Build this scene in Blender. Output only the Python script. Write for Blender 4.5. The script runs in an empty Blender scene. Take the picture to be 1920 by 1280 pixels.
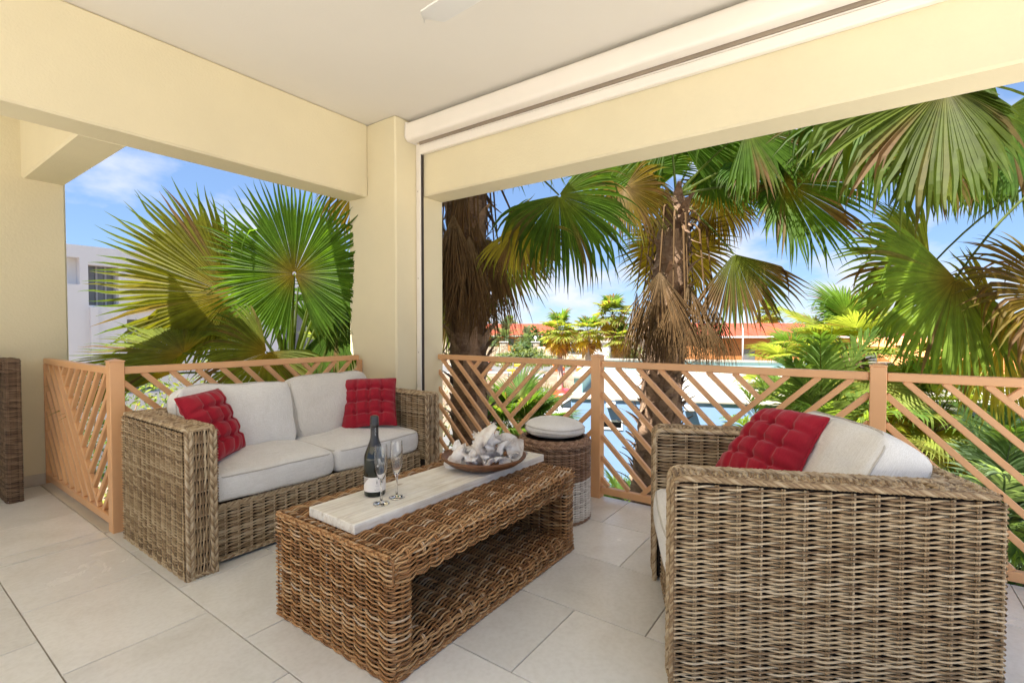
import bpy, math, random
import numpy as np
from mathutils import Vector, Matrix, noise as mnoise

rng = np.random.default_rng(7)
random.seed(7)
S = bpy.context.scene
COL = S.collection
D2R = math.radians

# ------------------------------------------------------------------ camera
EYE = 1.137
YAW, PITCH = 0.6233675, 0.0248292
cam_d = bpy.data.cameras.new('camera')
cam = bpy.data.objects.new('camera', cam_d)
COL.objects.link(cam)
FW = np.array([math.cos(YAW) * math.cos(PITCH), math.sin(YAW) * math.cos(PITCH), -math.sin(PITCH)])
RV = np.array([math.sin(YAW), -math.cos(YAW), 0.0])
UV = np.cross(RV, FW)
FPX = 914.6
cam.matrix_world = Matrix(((RV[0], UV[0], -FW[0], 0), (RV[1], UV[1], -FW[1], 0), (RV[2], UV[2], -FW[2], EYE), (0, 0, 0, 1)))
cam_d.sensor_width = 36.0
cam_d.lens = FPX / 1920 * 36
cam_d.clip_start = 0.02
cam_d.clip_end = 6000
S.camera = cam

# ------------------------------------------------------------------ world, sun, exposure
SUN_DIR = Vector((-0.42, 0.14, 0.90)).normalized()
SKY_STRENGTH = 0.05
W = bpy.data.worlds.new('World'); S.world = W; W.use_nodes = True
nt = W.node_tree; nt.nodes.clear()
def wn(t, **k):
    n = nt.nodes.new(t)
    for a, b in k.items(): setattr(n, a, b)
    return n
sky = wn('ShaderNodeTexSky', sky_type='NISHITA', sun_disc=False)
sky.sun_elevation = math.asin(SUN_DIR.z); sky.sun_rotation = math.atan2(SUN_DIR.x, SUN_DIR.y)
sky.air_density = 0.8; sky.dust_density = 0.0; sky.ozone_density = 4.5; sky.altitude = 0
tc = wn('ShaderNodeTexCoord'); sp = wn('ShaderNodeSeparateXYZ')
nt.links.new(tc.outputs['Generated'], sp.inputs[0])
add = wn('ShaderNodeMath', operation='ADD'); add.inputs[1].default_value = 0.34
nt.links.new(sp.outputs['Z'], add.inputs[0])
mx = wn('ShaderNodeMath', operation='MAXIMUM'); mx.inputs[1].default_value = 0.05
nt.links.new(add.outputs[0], mx.inputs[0])
dx = wn('ShaderNodeMath', operation='DIVIDE'); dy = wn('ShaderNodeMath', operation='DIVIDE')
nt.links.new(sp.outputs['X'], dx.inputs[0]); nt.links.new(mx.outputs[0], dx.inputs[1])
nt.links.new(sp.outputs['Y'], dy.inputs[0]); nt.links.new(mx.outputs[0], dy.inputs[1])
cb = wn('ShaderNodeCombineXYZ'); nt.links.new(dx.outputs[0], cb.inputs[0]); nt.links.new(dy.outputs[0], cb.inputs[1])
cb.inputs[2].default_value = 3.7
nz = wn('ShaderNodeTexNoise'); nz.inputs['Scale'].default_value = 2.3; nz.inputs['Detail'].default_value = 7; nz.inputs['Roughness'].default_value = 0.52
nt.links.new(cb.outputs[0], nz.inputs['Vector'])
cr = wn('ShaderNodeValToRGB'); cr.color_ramp.elements[0].position = 0.47; cr.color_ramp.elements[1].position = 0.63
cr.color_ramp.elements[0].color = (0, 0, 0, 1); cr.color_ramp.elements[1].color = (0.9, 0.9, 0.9, 1)
nt.links.new(nz.outputs['Fac'], cr.inputs['Fac'])
mixc = wn('ShaderNodeMix', data_type='RGBA'); 
tint = wn('ShaderNodeMix', data_type='RGBA'); tint.inputs[0].default_value = .58; tint.inputs[7].default_value = (1.55, 2.55, 4.5, 1)   # evens out the zenith to horizon step
nt.links.new(sky.outputs[0], tint.inputs[6])
nt.links.new(cr.outputs['Color'], mixc.inputs[0]); nt.links.new(tint.outputs[2], mixc.inputs[6])
mixc.inputs[7].default_value = (4.6, 4.75, 5.2, 1)
bg = wn('ShaderNodeBackground'); bg.inputs['Strength'].default_value = SKY_STRENGTH
wo = wn('ShaderNodeOutputWorld')
nt.links.new(mixc.outputs[2], bg.inputs['Color']); nt.links.new(bg.outputs[0], wo.inputs['Surface'])

sun_d = bpy.data.lights.new('sun', 'SUN'); sun_d.energy = 5.0; sun_d.angle = D2R(0.5); sun_d.color = (1.0, 0.95, 0.86)
sun = bpy.data.objects.new('sun', sun_d); COL.objects.link(sun)
sun.rotation_euler = SUN_DIR.to_track_quat('Z', 'Y').to_euler(); sun.location = (-20, 5, 40)
S.view_settings.view_transform = 'Standard'; S.view_settings.look = 'None'
S.view_settings.exposure = 2.1; S.view_settings.gamma = 1.0; S.view_settings.use_curve_mapping = False
S.render.engine = 'CYCLES'
S.cycles.max_bounces = 10; S.cycles.diffuse_bounces = 6; S.cycles.transparent_max_bounces = 8
S.cycles.use_denoising = True
S.cycles.caustics_refractive = False; S.cycles.caustics_reflective = False

# ------------------------------------------------------------------ pixel (of the 1920 px photograph) to world helpers, used to find where things stand
def ray(x, y): return RV * (x - 960) / FPX - UV * (y - 640) / FPX + FW
E0 = np.array([0, 0, EYE])
def atd(x, y, d): return ray(x, y) * d + E0
def atz(x, y, z):
    r = ray(x, y); return r * ((z - EYE) / r[2]) + E0
def atY(x, y, Y):
    r = ray(x, y); return r * (Y / r[1]) + E0
def atX(x, y, X):
    r = ray(x, y); return r * (X / r[0]) + E0

# ------------------------------------------------------------------ materials
MATS = {}
def mat(name):
    m = bpy.data.materials.new(name); m.use_nodes = True
    MATS[name] = m
    return m, m.node_tree, m.node_tree.nodes['Principled BSDF']
def nn(t, typ, **k):
    n = t.nodes.new(typ)
    for a, b in k.items(): setattr(n, a, b)
    return n
def ramp(t, stops, src=None):
    r = nn(t, 'ShaderNodeValToRGB')
    e = r.color_ramp.elements
    while len(e) < len(stops): e.new(0.5)
    for i, (p, c) in enumerate(stops):
        e[i].position = p; e[i].color = (*c, 1) if len(c) == 3 else c
    if src is not None: t.links.new(src, r.inputs['Fac'])
    return r
def noise(t, scale, detail=4, rough=.55, coord='Object', stretch=None):
    c = nn(t, 'ShaderNodeTexCoord')
    n = nn(t, 'ShaderNodeTexNoise'); n.inputs['Scale'].default_value = scale; n.inputs['Detail'].default_value = detail; n.inputs['Roughness'].default_value = rough
    if stretch:
        mp = nn(t, 'ShaderNodeMapping'); mp.inputs['Scale'].default_value = stretch
        t.links.new(c.outputs[coord], mp.inputs['Vector']); t.links.new(mp.outputs[0], n.inputs['Vector'])
    else: t.links.new(c.outputs[coord], n.inputs['Vector'])
    return n
def bump(t, b, src, strength, dist=.01):
    bp = nn(t, 'ShaderNodeBump'); bp.inputs['Strength'].default_value = strength; bp.inputs['Distance'].default_value = dist
    t.links.new(src, bp.inputs['Height']); t.links.new(bp.outputs[0], b.inputs['Normal'])
def paint(name, c, rough=.6, var=.06, scale=3, bmp=0, bscale=60, spec=.4, metal=0):
    m, t, b = mat(name)
    n = noise(t, scale, 5)
    lo = tuple(x * (1 - var) for x in c); hi = tuple(min(1, x * (1 + var)) for x in c)
    r = ramp(t, [(.3, lo), (.7, hi)], n.outputs['Fac'])
    t.links.new(r.outputs[0], b.inputs['Base Color'])
    b.inputs['Roughness'].default_value = rough; b.inputs['Specular IOR Level'].default_value = spec; b.inputs['Metallic'].default_value = metal
    if bmp:
        n2 = noise(t, bscale, 3); bump(t, b, n2.outputs['Fac'], bmp, .004)
    return m
M_WALL = paint('cream plaster', (.715, .640, .445), .85, .055, 1.1, .4, 70, .2)
M_CEIL = paint('ceiling plaster', (.74, .705, .64), .9, .02, 1.2, .15, 80, .2)
M_SKIRT = paint('skirting stone', (.55, .49, .40), .5, .08, 6)
M_RAIL = paint('peach painted metal', (.70, .385, .185), .38, .04, 4, .05, 40, .45)
M_SHUT = paint('white lacquered aluminium', (.83, .78, .71), .35, .03, 2, 0, 0, .5)
M_DARK = paint('slot shade', (.05, .04, .035), .8, .1)
M_RUB = paint('brown sealing strip', (.30, .245, .185), .7, .1)
M_CORE = paint('weave core shade', (.022, .013, .008), .9, .2, 8)  # solid cores, near-black for the shade inside the weave
M_WHITEP = paint('white gloss plastic', (.82, .81, .78), .3, .02)
M_GROUT = paint('grout', (.30, .265, .21), .9, .15, 12)

def tile_mat():
    m, t, b = mat('porcelain tile')
    oi = nn(t, 'ShaderNodeObjectInfo')
    c = nn(t, 'ShaderNodeTexCoord')
    ad = nn(t, 'ShaderNodeVectorMath', operation='ADD')
    mul = nn(t, 'ShaderNodeMath', operation='MULTIPLY'); mul.inputs[1].default_value = 37.0
    t.links.new(oi.outputs['Random'], mul.inputs[0])
    t.links.new(c.outputs['Object'], ad.inputs[0]); t.links.new(mul.outputs[0], ad.inputs[1])
    n = nn(t, 'ShaderNodeTexNoise'); n.inputs['Scale'].default_value = 3.2; n.inputs['Detail'].default_value = 7; n.inputs['Roughness'].default_value = .6; n.inputs['Distortion'].default_value = .6
    t.links.new(ad.outputs[0], n.inputs['Vector'])
    r = ramp(t, [(.25, (.665, .65, .615)), (.5, (.745, .735, .71)), (.78, (.79, .785, .77))], n.outputs['Fac'])
    n2 = nn(t, 'ShaderNodeTexNoise'); n2.inputs['Scale'].default_value = 55; n2.inputs['Detail'].default_value = 4
    t.links.new(ad.outputs[0], n2.inputs['Vector'])
    mixr = nn(t, 'ShaderNodeMix', data_type='RGBA', blend_type='MULTIPLY'); mixr.inputs[0].default_value = .22
    r2 = ramp(t, [(.3, (.7, .68, .64)), (.6, (1, 1, 1))], n2.outputs['Fac'])
    t.links.new(r.outputs[0], mixr.inputs[6]); t.links.new(r2.outputs[0], mixr.inputs[7])
    hv = nn(t, 'ShaderNodeHueSaturation')
    mr = nn(t, 'ShaderNodeMapRange'); mr.inputs['To Min'].default_value = .93; mr.inputs['To Max'].default_value = 1.06
    t.links.new(oi.outputs['Random'], mr.inputs['Value']); t.links.new(mr.outputs[0], hv.inputs['Value'])
    t.links.new(mixr.outputs[2], hv.inputs['Color']); t.links.new(hv.outputs[0], b.inputs['Base Color'])
    rr = nn(t, 'ShaderNodeMapRange'); rr.inputs['To Min'].default_value = .14; rr.inputs['To Max'].default_value = .34
    t.links.new(n.outputs['Fac'], rr.inputs['Value']); t.links.new(rr.outputs[0], b.inputs['Roughness'])
    b.inputs['Specular IOR Level'].default_value = .45
    bump(t, b, n.outputs['Fac'], .06, .006)
    return m
M_TILE = tile_mat()

def wicker_mat(name, stops, rough=.5):
    m, t, b = mat(name)
    g = nn(t, 'ShaderNodeNewGeometry')
    n = noise(t, 26, 3, .6)
    ad = nn(t, 'ShaderNodeMath', operation='MULTIPLY_ADD'); ad.inputs[1].default_value = .34; 
    t.links.new(n.outputs['Fac'], ad.inputs[0])
    sc = nn(t, 'ShaderNodeMath', operation='MULTIPLY_ADD'); sc.inputs[1].default_value = .72; sc.inputs[2].default_value = -.03
    t.links.new(g.outputs['Random Per Island'], sc.inputs[0]); t.links.new(sc.outputs[0], ad.inputs[2])
    r = ramp(t, stops, ad.outputs[0])
    t.links.new(r.outputs[0], b.inputs['Base Color'])
    b.inputs['Roughness'].default_value = rough; b.inputs['Specular IOR Level'].default_value = .42
    n3 = noise(t, 420, 2, .5); bump(t, b, n3.outputs['Fac'], .3, .0006)
    return m
M_KUBU = wicker_mat('grey rattan', [(.0, (.13, .075, .036)), (.3, (.285, .187, .098)), (.55, (.425, .308, .178)), (.8, (.535, .415, .268)), (1, (.60, .505, .37))], .5)
M_KUBU2 = wicker_mat('honey rattan', [(.0, (.11, .047, .017)), (.3, (.25, .112, .038)), (.55, (.40, .205, .08)), (.76, (.50, .31, .15)), (.9, (.53, .43, .33)), (1, (.60, .54, .46))], .42)
M_KUBU3 = wicker_mat('brown rattan', [(.0, (.08, .038, .02)), (.4, (.21, .115, .065)), (.7, (.31, .19, .12)), (1, (.42, .30, .21))], .45)
M_KUBUW = wicker_mat('white washed rattan', [(.0, (.42, .38, .34)), (.5, (.66, .62, .57)), (1, (.78, .76, .72))], .5)
M_KUBUD = wicker_mat('old brown rattan', [(.0, (.05, .028, .016)), (.4, (.14, .085, .05)), (.75, (.22, .14, .085)), (1, (.34, .24, .15))], .6)

def fabric(name, c0, c1, weave=700, wr=.35):
    m, t, b = mat(name)
    n = noise(t, 5, 5)
    c = nn(t, 'ShaderNodeTexCoord')
    wv = []
    for i, ax in enumerate(((weave, 14, weave), (14, weave, weave))):
        mp = nn(t, 'ShaderNodeMapping'); mp.inputs['Scale'].default_value = ax
        t.links.new(c.outputs['Object'], mp.inputs['Vector'])
        k = nn(t, 'ShaderNodeTexNoise'); k.inputs['Scale'].default_value = 1; k.inputs['Detail'].default_value = 2
        t.links.new(mp.outputs[0], k.inputs['Vector']); wv.append(k)
    a = nn(t, 'ShaderNodeMath', operation='ADD'); t.links.new(wv[0].outputs['Fac'], a.inputs[0]); t.links.new(wv[1].outputs['Fac'], a.inputs[1])
    h = nn(t, 'ShaderNodeMath', operation='MULTIPLY'); h.inputs[1].default_value = .5; t.links.new(a.outputs[0], h.inputs[0])
    r = ramp(t, [(.32, c0), (.62, c1)], h.outputs[0])
    r2 = ramp(t, [(.3, (.86, .84, .82)), (.65, (1, 1, 1))], n.outputs['Fac'])
    mixr = nn(t, 'ShaderNodeMix', data_type='RGBA', blend_type='MULTIPLY'); mixr.inputs[0].default_value = .6
    t.links.new(r.outputs[0], mixr.inputs[6]); t.links.new(r2.outputs[0], mixr.inputs[7]); t.links.new(mixr.outputs[2], b.inputs['Base Color'])
    b.inputs['Roughness'].default_value = .95; b.inputs['Specular IOR Level'].default_value = .15
    b.inputs['Sheen Weight'].default_value = .25
    n2 = noise(t, 9, 3, .5)
    b1 = nn(t, 'ShaderNodeBump'); b1.inputs['Strength'].default_value = wr; b1.inputs['Distance'].default_value = .02
    t.links.new(n2.outputs['Fac'], b1.inputs['Height'])
    b2 = nn(t, 'ShaderNodeBump'); b2.inputs['Strength'].default_value = .35; b2.inputs['Distance'].default_value = .0012
    t.links.new(h.outputs[0], b2.inputs['Height']); t.links.new(b1.outputs[0], b2.inputs['Normal']); t.links.new(b2.outputs[0], b.inputs['Normal'])
    return m
M_LINEN = fabric('grey linen', (.61, .59, .555), (.83, .82, .80))
M_LINENB = fabric('beige linen', (.55, .515, .465), (.76, .73, .68), 700, .6)
M_PIPE = fabric('linen piping', (.42, .39, .35), (.58, .55, .50))
M_RED = fabric('red cotton', (.235, .007, .016), (.40, .016, .034), 900, .3)

def wood_white():
    m, t, b = mat('white washed plank')
    n = noise(t, 1, 8, .65, 'Object', (3, 60, 40)); n.inputs['Distortion'].default_value = .8
    r = ramp(t, [(.22, (.38, .31, .235)), (.36, (.66, .61, .54)), (.52, (.80, .775, .72)), (.8, (.86, .845, .81))], n.outputs['Fac'])
    n2 = noise(t, 9, 5, .6)
    r2 = ramp(t, [(.35, (.80, .77, .72)), (.6, (1, 1, 1))], n2.outputs['Fac'])
    mixr = nn(t, 'ShaderNodeMix', data_type='RGBA', blend_type='MULTIPLY'); mixr.inputs[0].default_value = .7
    t.links.new(r.outputs[0], mixr.inputs[6]); t.links.new(r2.outputs[0], mixr.inputs[7])
    vo = nn(t, 'ShaderNodeTexVoronoi'); vo.inputs['Scale'].default_value = 5.5
    c = nn(t, 'ShaderNodeTexCoord'); mp = nn(t, 'ShaderNodeMapping'); mp.inputs['Scale'].default_value = (.6, 1.4, 1)
    t.links.new(c.outputs['Object'], mp.inputs['Vector']); t.links.new(mp.outputs[0], vo.inputs['Vector'])
    r3 = ramp(t, [(.03, (.42, .30, .2)), (.10, (1, 1, 1))], vo.outputs['Distance'])
    mix2 = nn(t, 'ShaderNodeMix', data_type='RGBA', blend_type='MULTIPLY'); mix2.inputs[0].default_value = .75
    t.links.new(mixr.outputs[2], mix2.inputs[6]); t.links.new(r3.outputs[0], mix2.inputs[7])
    t.links.new(mix2.outputs[2], b.inputs['Base Color']); b.inputs['Roughness'].default_value = .62
    bump(t, b, n.outputs['Fac'], .35, .003)
    return m
M_PLANK = wood_white()
def wood_bowl():
    m, t, b = mat('turned brown wood')
    n = noise(t, 1, 6, .6, 'Object', (30, 30, 110))
    r = ramp(t, [(.25, (.09, .035, .015)), (.55, (.20, .09, .04)), (.8, (.30, .16, .085))], n.outputs['Fac'])
    t.links.new(r.outputs[0], b.inputs['Base Color']); b.inputs['Roughness'].default_value = .5
    bump(t, b, n.outputs['Fac'], .2, .002)
    return m
M_BOWL = wood_bowl()
def shell_mat():
    m, t, b = mat('weathered conch')
    n = noise(t, 22, 6, .65)
    r = ramp(t, [(.25, (.42, .29, .23)), (.38, (.68, .61, .56)), (.55, (.84, .81, .78)), (.8, (.88, .87, .85))], n.outputs['Fac'])
    t.links.new(r.outputs[0], b.inputs['Base Color']); b.inputs['Roughness'].default_value = .6
    n2 = noise(t, 90, 5, .6); bump(t, b, n2.outputs['Fac'], .7, .004)
    return m
M_SHELL = shell_mat()
def glass(name, c=(1, 1, 1), rough=0.0):
    m, t, b = mat(name)
    b.inputs['Base Color'].default_value = (*c, 1); b.inputs['Transmission Weight'].default_value = 1; b.inputs['Roughness'].default_value = rough; b.inputs['IOR'].default_value = 1.48
    n = noise(t, 12, 2); bump(t, b, n.outputs['Fac'], .01, .001)
    return m
M_GLASS = glass('clear glass')
M_BOTTLE = paint('dark green bottle glass', (.008, .011, .006), .08, .2, 4, 0, 0, .6)
M_FOIL = paint('black foil', (.016, .015, .017), .28, .2, 40, .6, 110, .6)
M_LABEL = paint('cream paper label', (.72, .68, .65), .7, .03)
M_INK = paint('grey ink', (.18, .165, .16), .7, .05)
M_INKW = paint('white ink', (.8, .8, .8), .6, .03)
M_INKT = paint('taupe ink', (.33, .29, .265), .7, .05)

def leaf_mat(name, trans=.45, rough=.42):
    m, t, b = mat(name)
    a = nn(t, 'ShaderNodeAttribute'); a.attribute_name = 'tint'
    n = noise(t, 14, 4)
    r = ramp(t, [(.3, (.78, .78, .78)), (.7, (1.12, 1.12, 1.12))], n.outputs['Fac'])
    mixr = nn(t, 'ShaderNodeMix', data_type='RGBA', blend_type='MULTIPLY'); mixr.inputs[0].default_value = 1
    t.links.new(a.outputs['Color'], mixr.inputs[6]); t.links.new(r.outputs[0], mixr.inputs[7])
    t.links.new(mixr.outputs[2], b.inputs['Base Color']); b.inputs['Roughness'].default_value = rough; b.inputs['Specular IOR Level'].default_value = .15
    tr = nn(t, 'ShaderNodeBsdfTranslucent')
    m2 = nn(t, 'ShaderNodeMix', data_type='RGBA', blend_type='MULTIPLY'); m2.inputs[0].default_value = 1; m2.inputs[7].default_value = (2.4, 2.3, .9, 1)
    t.links.new(mixr.outputs[2], m2.inputs[6]); t.links.new(m2.outputs[2], tr.inputs['Color'])
    ms = nn(t, 'ShaderNodeMixShader'); ms.inputs[0].default_value = trans
    o = t.nodes['Material Output']
    t.links.new(b.outputs[0], ms.inputs[1]); t.links.new(tr.outputs[0], ms.inputs[2]); t.links.new(ms.outputs[0], o.inputs['Surface'])
    return m
M_LEAF = leaf_mat('palm leaf', .55, .55)
M_DEAD = leaf_mat('dead palm leaf', .18, .75)
M_SHRUB = leaf_mat('shrub leaf', .35, .45)
def bark_mat():
    m, t, b = mat('palm bark')
    n = noise(t, 1, 6, .7, 'Object', (14, 14, 40))
    g = nn(t, 'ShaderNodeNewGeometry')
    ad = nn(t, 'ShaderNodeMath', operation='MULTIPLY_ADD'); ad.inputs[1].default_value = .4
    t.links.new(g.outputs['Random Per Island'], ad.inputs[0]); 
    sc = nn(t, 'ShaderNodeMath', operation='MULTIPLY'); sc.inputs[1].default_value = .75; t.links.new(n.outputs['Fac'], sc.inputs[0]); t.links.new(sc.outputs[0], ad.inputs[2])
    r = ramp(t, [(.2, (.045, .024, .014)), (.5, (.15, .085, .048)), (.8, (.31, .205, .13))], ad.outputs[0])
    t.links.new(r.outputs[0], b.inputs['Base Color']); b.inputs['Roughness'].default_value = .85
    bump(t, b, n.outputs['Fac'], .8, .02)
    return m
M_BARK = bark_mat()
M_BARKP = paint('pale palm trunk', (.42, .35, .27), .9, .22, 5, .5, 12)

# ------------------------------------------------------------------ mesh builder
class MB:
    def __init__(s): s.v = []; s.q = []; s.t = []; s.n = 0; s.c = []; s.qm = []; s.tm = []; s.mi = 0
    def add(s, v, q=None, t=None, c=None):
        v = np.asarray(v, float).reshape(-1, 3)
        if q is not None and len(q):
            q = np.asarray(q, int).reshape(-1, 4) + s.n; s.q.append(q); s.qm.append(np.full(len(q), s.mi))
        if t is not None and len(t):
            t = np.asarray(t, int).reshape(-1, 3) + s.n; s.t.append(t); s.tm.append(np.full(len(t), s.mi))
        s.v.append(v); s.n += len(v)
        if c is not None: s.c.append(np.broadcast_to(np.asarray(c, float), (len(v), 3)))
        return s
    def mesh(s, name, mats, smooth=True, auto=None):
        me = bpy.data.meshes.new(name)
        V = np.concatenate(s.v) if s.v else np.zeros((0, 3))
        Q = np.concatenate(s.q) if s.q else np.zeros((0, 4), int); T = np.concatenate(s.t) if s.t else np.zeros((0, 3), int)
        me.vertices.add(len(V)); me.vertices.foreach_set('co', V.astype(np.float32).ravel())
        nl = Q.size + T.size
        me.loops.add(nl); me.loops.foreach_set('vertex_index', np.concatenate([Q.ravel(), T.ravel()]).astype(np.int32))
        np_ = len(Q) + len(T)
        me.polygons.add(np_)
        ls = np.concatenate([np.arange(len(Q)) * 4, Q.size + np.arange(len(T)) * 3]).astype(np.int32)
        me.polygons.foreach_set('loop_start', ls)
        me.polygons.foreach_set('use_smooth', np.full(np_, bool(smooth)))
        if not isinstance(mats, (list, tuple)): mats = [mats]
        for m in mats: me.materials.append(m)
        if len(mats) > 1:
            me.polygons.foreach_set('material_index', np.concatenate((s.qm + s.tm)).astype(np.int32) if not (s.q and s.t) else np.concatenate([np.concatenate(s.qm), np.concatenate(s.tm)]).astype(np.int32))
        if s.c:
            C = np.concatenate(s.c); at = me.color_attributes.new('tint', 'FLOAT_COLOR', 'POINT')
            at.data.foreach_set('color', np.concatenate([C, np.ones((len(C), 1))], 1).astype(np.float32).ravel())
        me.update(calc_edges=True); me.validate()
        if auto and smooth:
            me.set_sharp_from_angle(angle=D2R(auto))
        return me
    def obj(s, name, mats, parent=None, smooth=True, auto=None, kind=None):
        return link(name, s.mesh(name, mats, smooth, auto), parent, kind)
def link(name, me, parent=None, kind=None):
    o = bpy.data.objects.new(name, me); COL.objects.link(o)
    if parent is not None: o.parent = parent
    if kind: o['kind'] = kind
    return o
def empty(name, loc, label=None, cat=None, group=None, rz=0):
    o = bpy.data.objects.new(name, None); COL.objects.link(o); o.location = loc; o.rotation_euler = (0, 0, rz); o.empty_display_size = .1
    return tag(o, label, cat, group)
def tag(o, label=None, cat=None, group=None, kind=None):
    if label: o['label'] = label
    if cat: o['category'] = cat
    if group: o['group'] = group
    if kind: o['kind'] = kind
    return o
BOXQ = [(0, 3, 2, 1), (4, 5, 6, 7), (0, 1, 5, 4), (1, 2, 6, 5), (2, 3, 7, 6), (3, 0, 4, 7)]
def box(mb, x0, x1, y0, y1, z0, z1, b=0.0, M=None, c=None):
    """box with a chamfer of width b"""
    x0, x1 = min(x0, x1), max(x0, x1); y0, y1 = min(y0, y1), max(y0, y1); z0, z1 = min(z0, z1), max(z0, z1)
    if b <= 0:
        v = np.array([(x0, y0, z0), (x1, y0, z0), (x1, y1, z0), (x0, y1, z0), (x0, y0, z1), (x1, y0, z1), (x1, y1, z1), (x0, y1, z1)], float)
        q = BOXQ; t = None
    else:
        b = min(b, (x1 - x0) * .45, (y1 - y0) * .45, (z1 - z0) * .45)
        ce = np.array([(x0 + x1) / 2, (y0 + y1) / 2, (z0 + z1) / 2]); h = np.array([x1 - x0, y1 - y0, z1 - z0]) / 2
        v = []; idx = {}
        for sx in (-1, 1):
            for sy in (-1, 1):
                for sz in (-1, 1):
                    s3 = (sx, sy, sz)
                    for a in range(3):
                        p = [s3[k] * (h[k] - (0 if k == a else b)) for k in range(3)]
                        idx[(s3, a)] = len(v); v.append(ce + p)
        v = np.array(v); q = []; t = []
        def fixq(f, n):
            P = v[list(f)]; nn_ = np.cross(P[1] - P[0], P[2] - P[0])
            return f if np.dot(nn_, n) > 0 else f[::-1]
        for a in range(3):
            u, w = (a + 1) % 3, (a + 2) % 3
            for s in (-1, 1):
                cs = []
                for (p_, q_) in ((-1, -1), (1, -1), (1, 1), (-1, 1)):
                    k = [0, 0, 0]; k[a] = s; k[u] = p_; k[w] = q_; cs.append(idx[(tuple(k), a)])
                n = np.zeros(3); n[a] = s; q.append(fixq(tuple(cs), n))
        for a in range(3):
            u, w = (a + 1) % 3, (a + 2) % 3
            for su in (-1, 1):
                for sw in (-1, 1):
                    k0 = [0, 0, 0]; k0[a] = -1; k0[u] = su; k0[w] = sw; k1 = list(k0); k1[a] = 1
                    k0, k1 = tuple(k0), tuple(k1)
                    n = np.zeros(3); n[u] = su; n[w] = sw
                    q.append(fixq((idx[(k0, u)], idx[(k1, u)], idx[(k1, w)], idx[(k0, w)]), n))
        for sx in (-1, 1):
            for sy in (-1, 1):
                for sz in (-1, 1):
                    f = tuple(idx[((sx, sy, sz), a)] for a in range(3)); t.append(fixq(f, np.array([sx, sy, sz])))
    if M is not None:
        M = np.array(M); v = v @ M[:3, :3].T + M[:3, 3]
    return mb.add(v, q, t, c)
def tubes(mb, P, r, ref, sides=5, c=None, closed=False):
    """P (m,n,3) paths, r scalar / (m,) / (m,n), ref direction (3,) or (m,n,3)"""
    P = np.asarray(P, float)
    if P.ndim == 2: P = P[None]
    m, n, _ = P.shape
    if closed: T = np.roll(P, -1, 1) - np.roll(P, 1, 1)
    else: T = np.gradient(P, axis=1)
    T /= np.linalg.norm(T, axis=2, keepdims=True) + 1e-12
    R = np.broadcast_to(np.asarray(ref, float), P.shape)
    B = np.cross(T, R); B /= np.linalg.norm(B, axis=2, keepdims=True) + 1e-12
    N = np.cross(B, T)
    r = np.asarray(r, float)
    if r.ndim == 1: r = r[:, None]
    r = np.broadcast_to(r, (m, n))[..., None, None]
    a = np.arange(sides) / sides * 2 * np.pi
    V = P[:, :, None, :] + r * (np.cos(a)[None, None, :, None] * N[:, :, None, :] + np.sin(a)[None, None, :, None] * B[:, :, None, :])
    base = (np.arange(m)[:, None, None] * n * sides)
    k = n if closed else n - 1
    i = np.arange(k)[None, :, None]; j = np.arange(sides)[None, None, :]; i2 = (i + 1) % n
    q = np.stack([base + i * sides + j, base + i * sides + (j + 1) % sides, base + i2 * sides + (j + 1) % sides, base + i2 * sides + j], -1).reshape(-1, 4)
    return mb.add(V.reshape(-1, 3), q, None, c)
def tube(mb, pts, r, ref=(0, 0, 1), sides=8, cap=True, c=None):
    pts = np.asarray(pts, float); 
    n0 = mb.n
    rr = np.asarray(r, float)
    if rr.ndim == 1: rr = rr[None]
    tubes(mb, pts[None], rr if rr.ndim == 2 else r, ref, sides, c)
    if cap:
        n = len(pts)
        ri = rr[0] if rr.ndim == 2 else np.full(n, float(r))
        for e, i0 in ((0, n0), (n - 1, n0 + (n - 1) * sides)):
            ring = [i0 + j for j in range(sides)]
            tri = [(ring[0], ring[j], ring[j + 1]) if e else (ring[0], ring[j + 1], ring[j]) for j in range(1, sides - 1)]
            mb.t.append(np.array(tri)); mb.tm.append(np.full(len(tri), mb.mi))
    return mb
def lathe(mb, prof, seg=48, ce=(0, 0, 0), c=None):
    prof = np.asarray(prof, float); n = len(prof)
    a = np.arange(seg) / seg * 2 * np.pi
    V = np.stack([prof[:, 0][:, None] * np.cos(a) + ce[0], prof[:, 0][:, None] * np.sin(a) + ce[1], np.broadcast_to(prof[:, 1][:, None], (n, seg)) + ce[2]], -1)
    i = np.arange(n - 1)[:, None]; j = np.arange(seg)[None]
    q = np.stack([i * seg + j, i * seg + (j + 1) % seg, (i + 1) * seg + (j + 1) % seg, (i + 1) * seg + j], -1).reshape(-1, 4)
    return mb.add(V.reshape(-1, 3), q, None, c)
def smoothstep(a, b, x):
    t = np.clip((x - a) / (b - a), 0, 1); return t * t * (3 - 2 * t)
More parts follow.
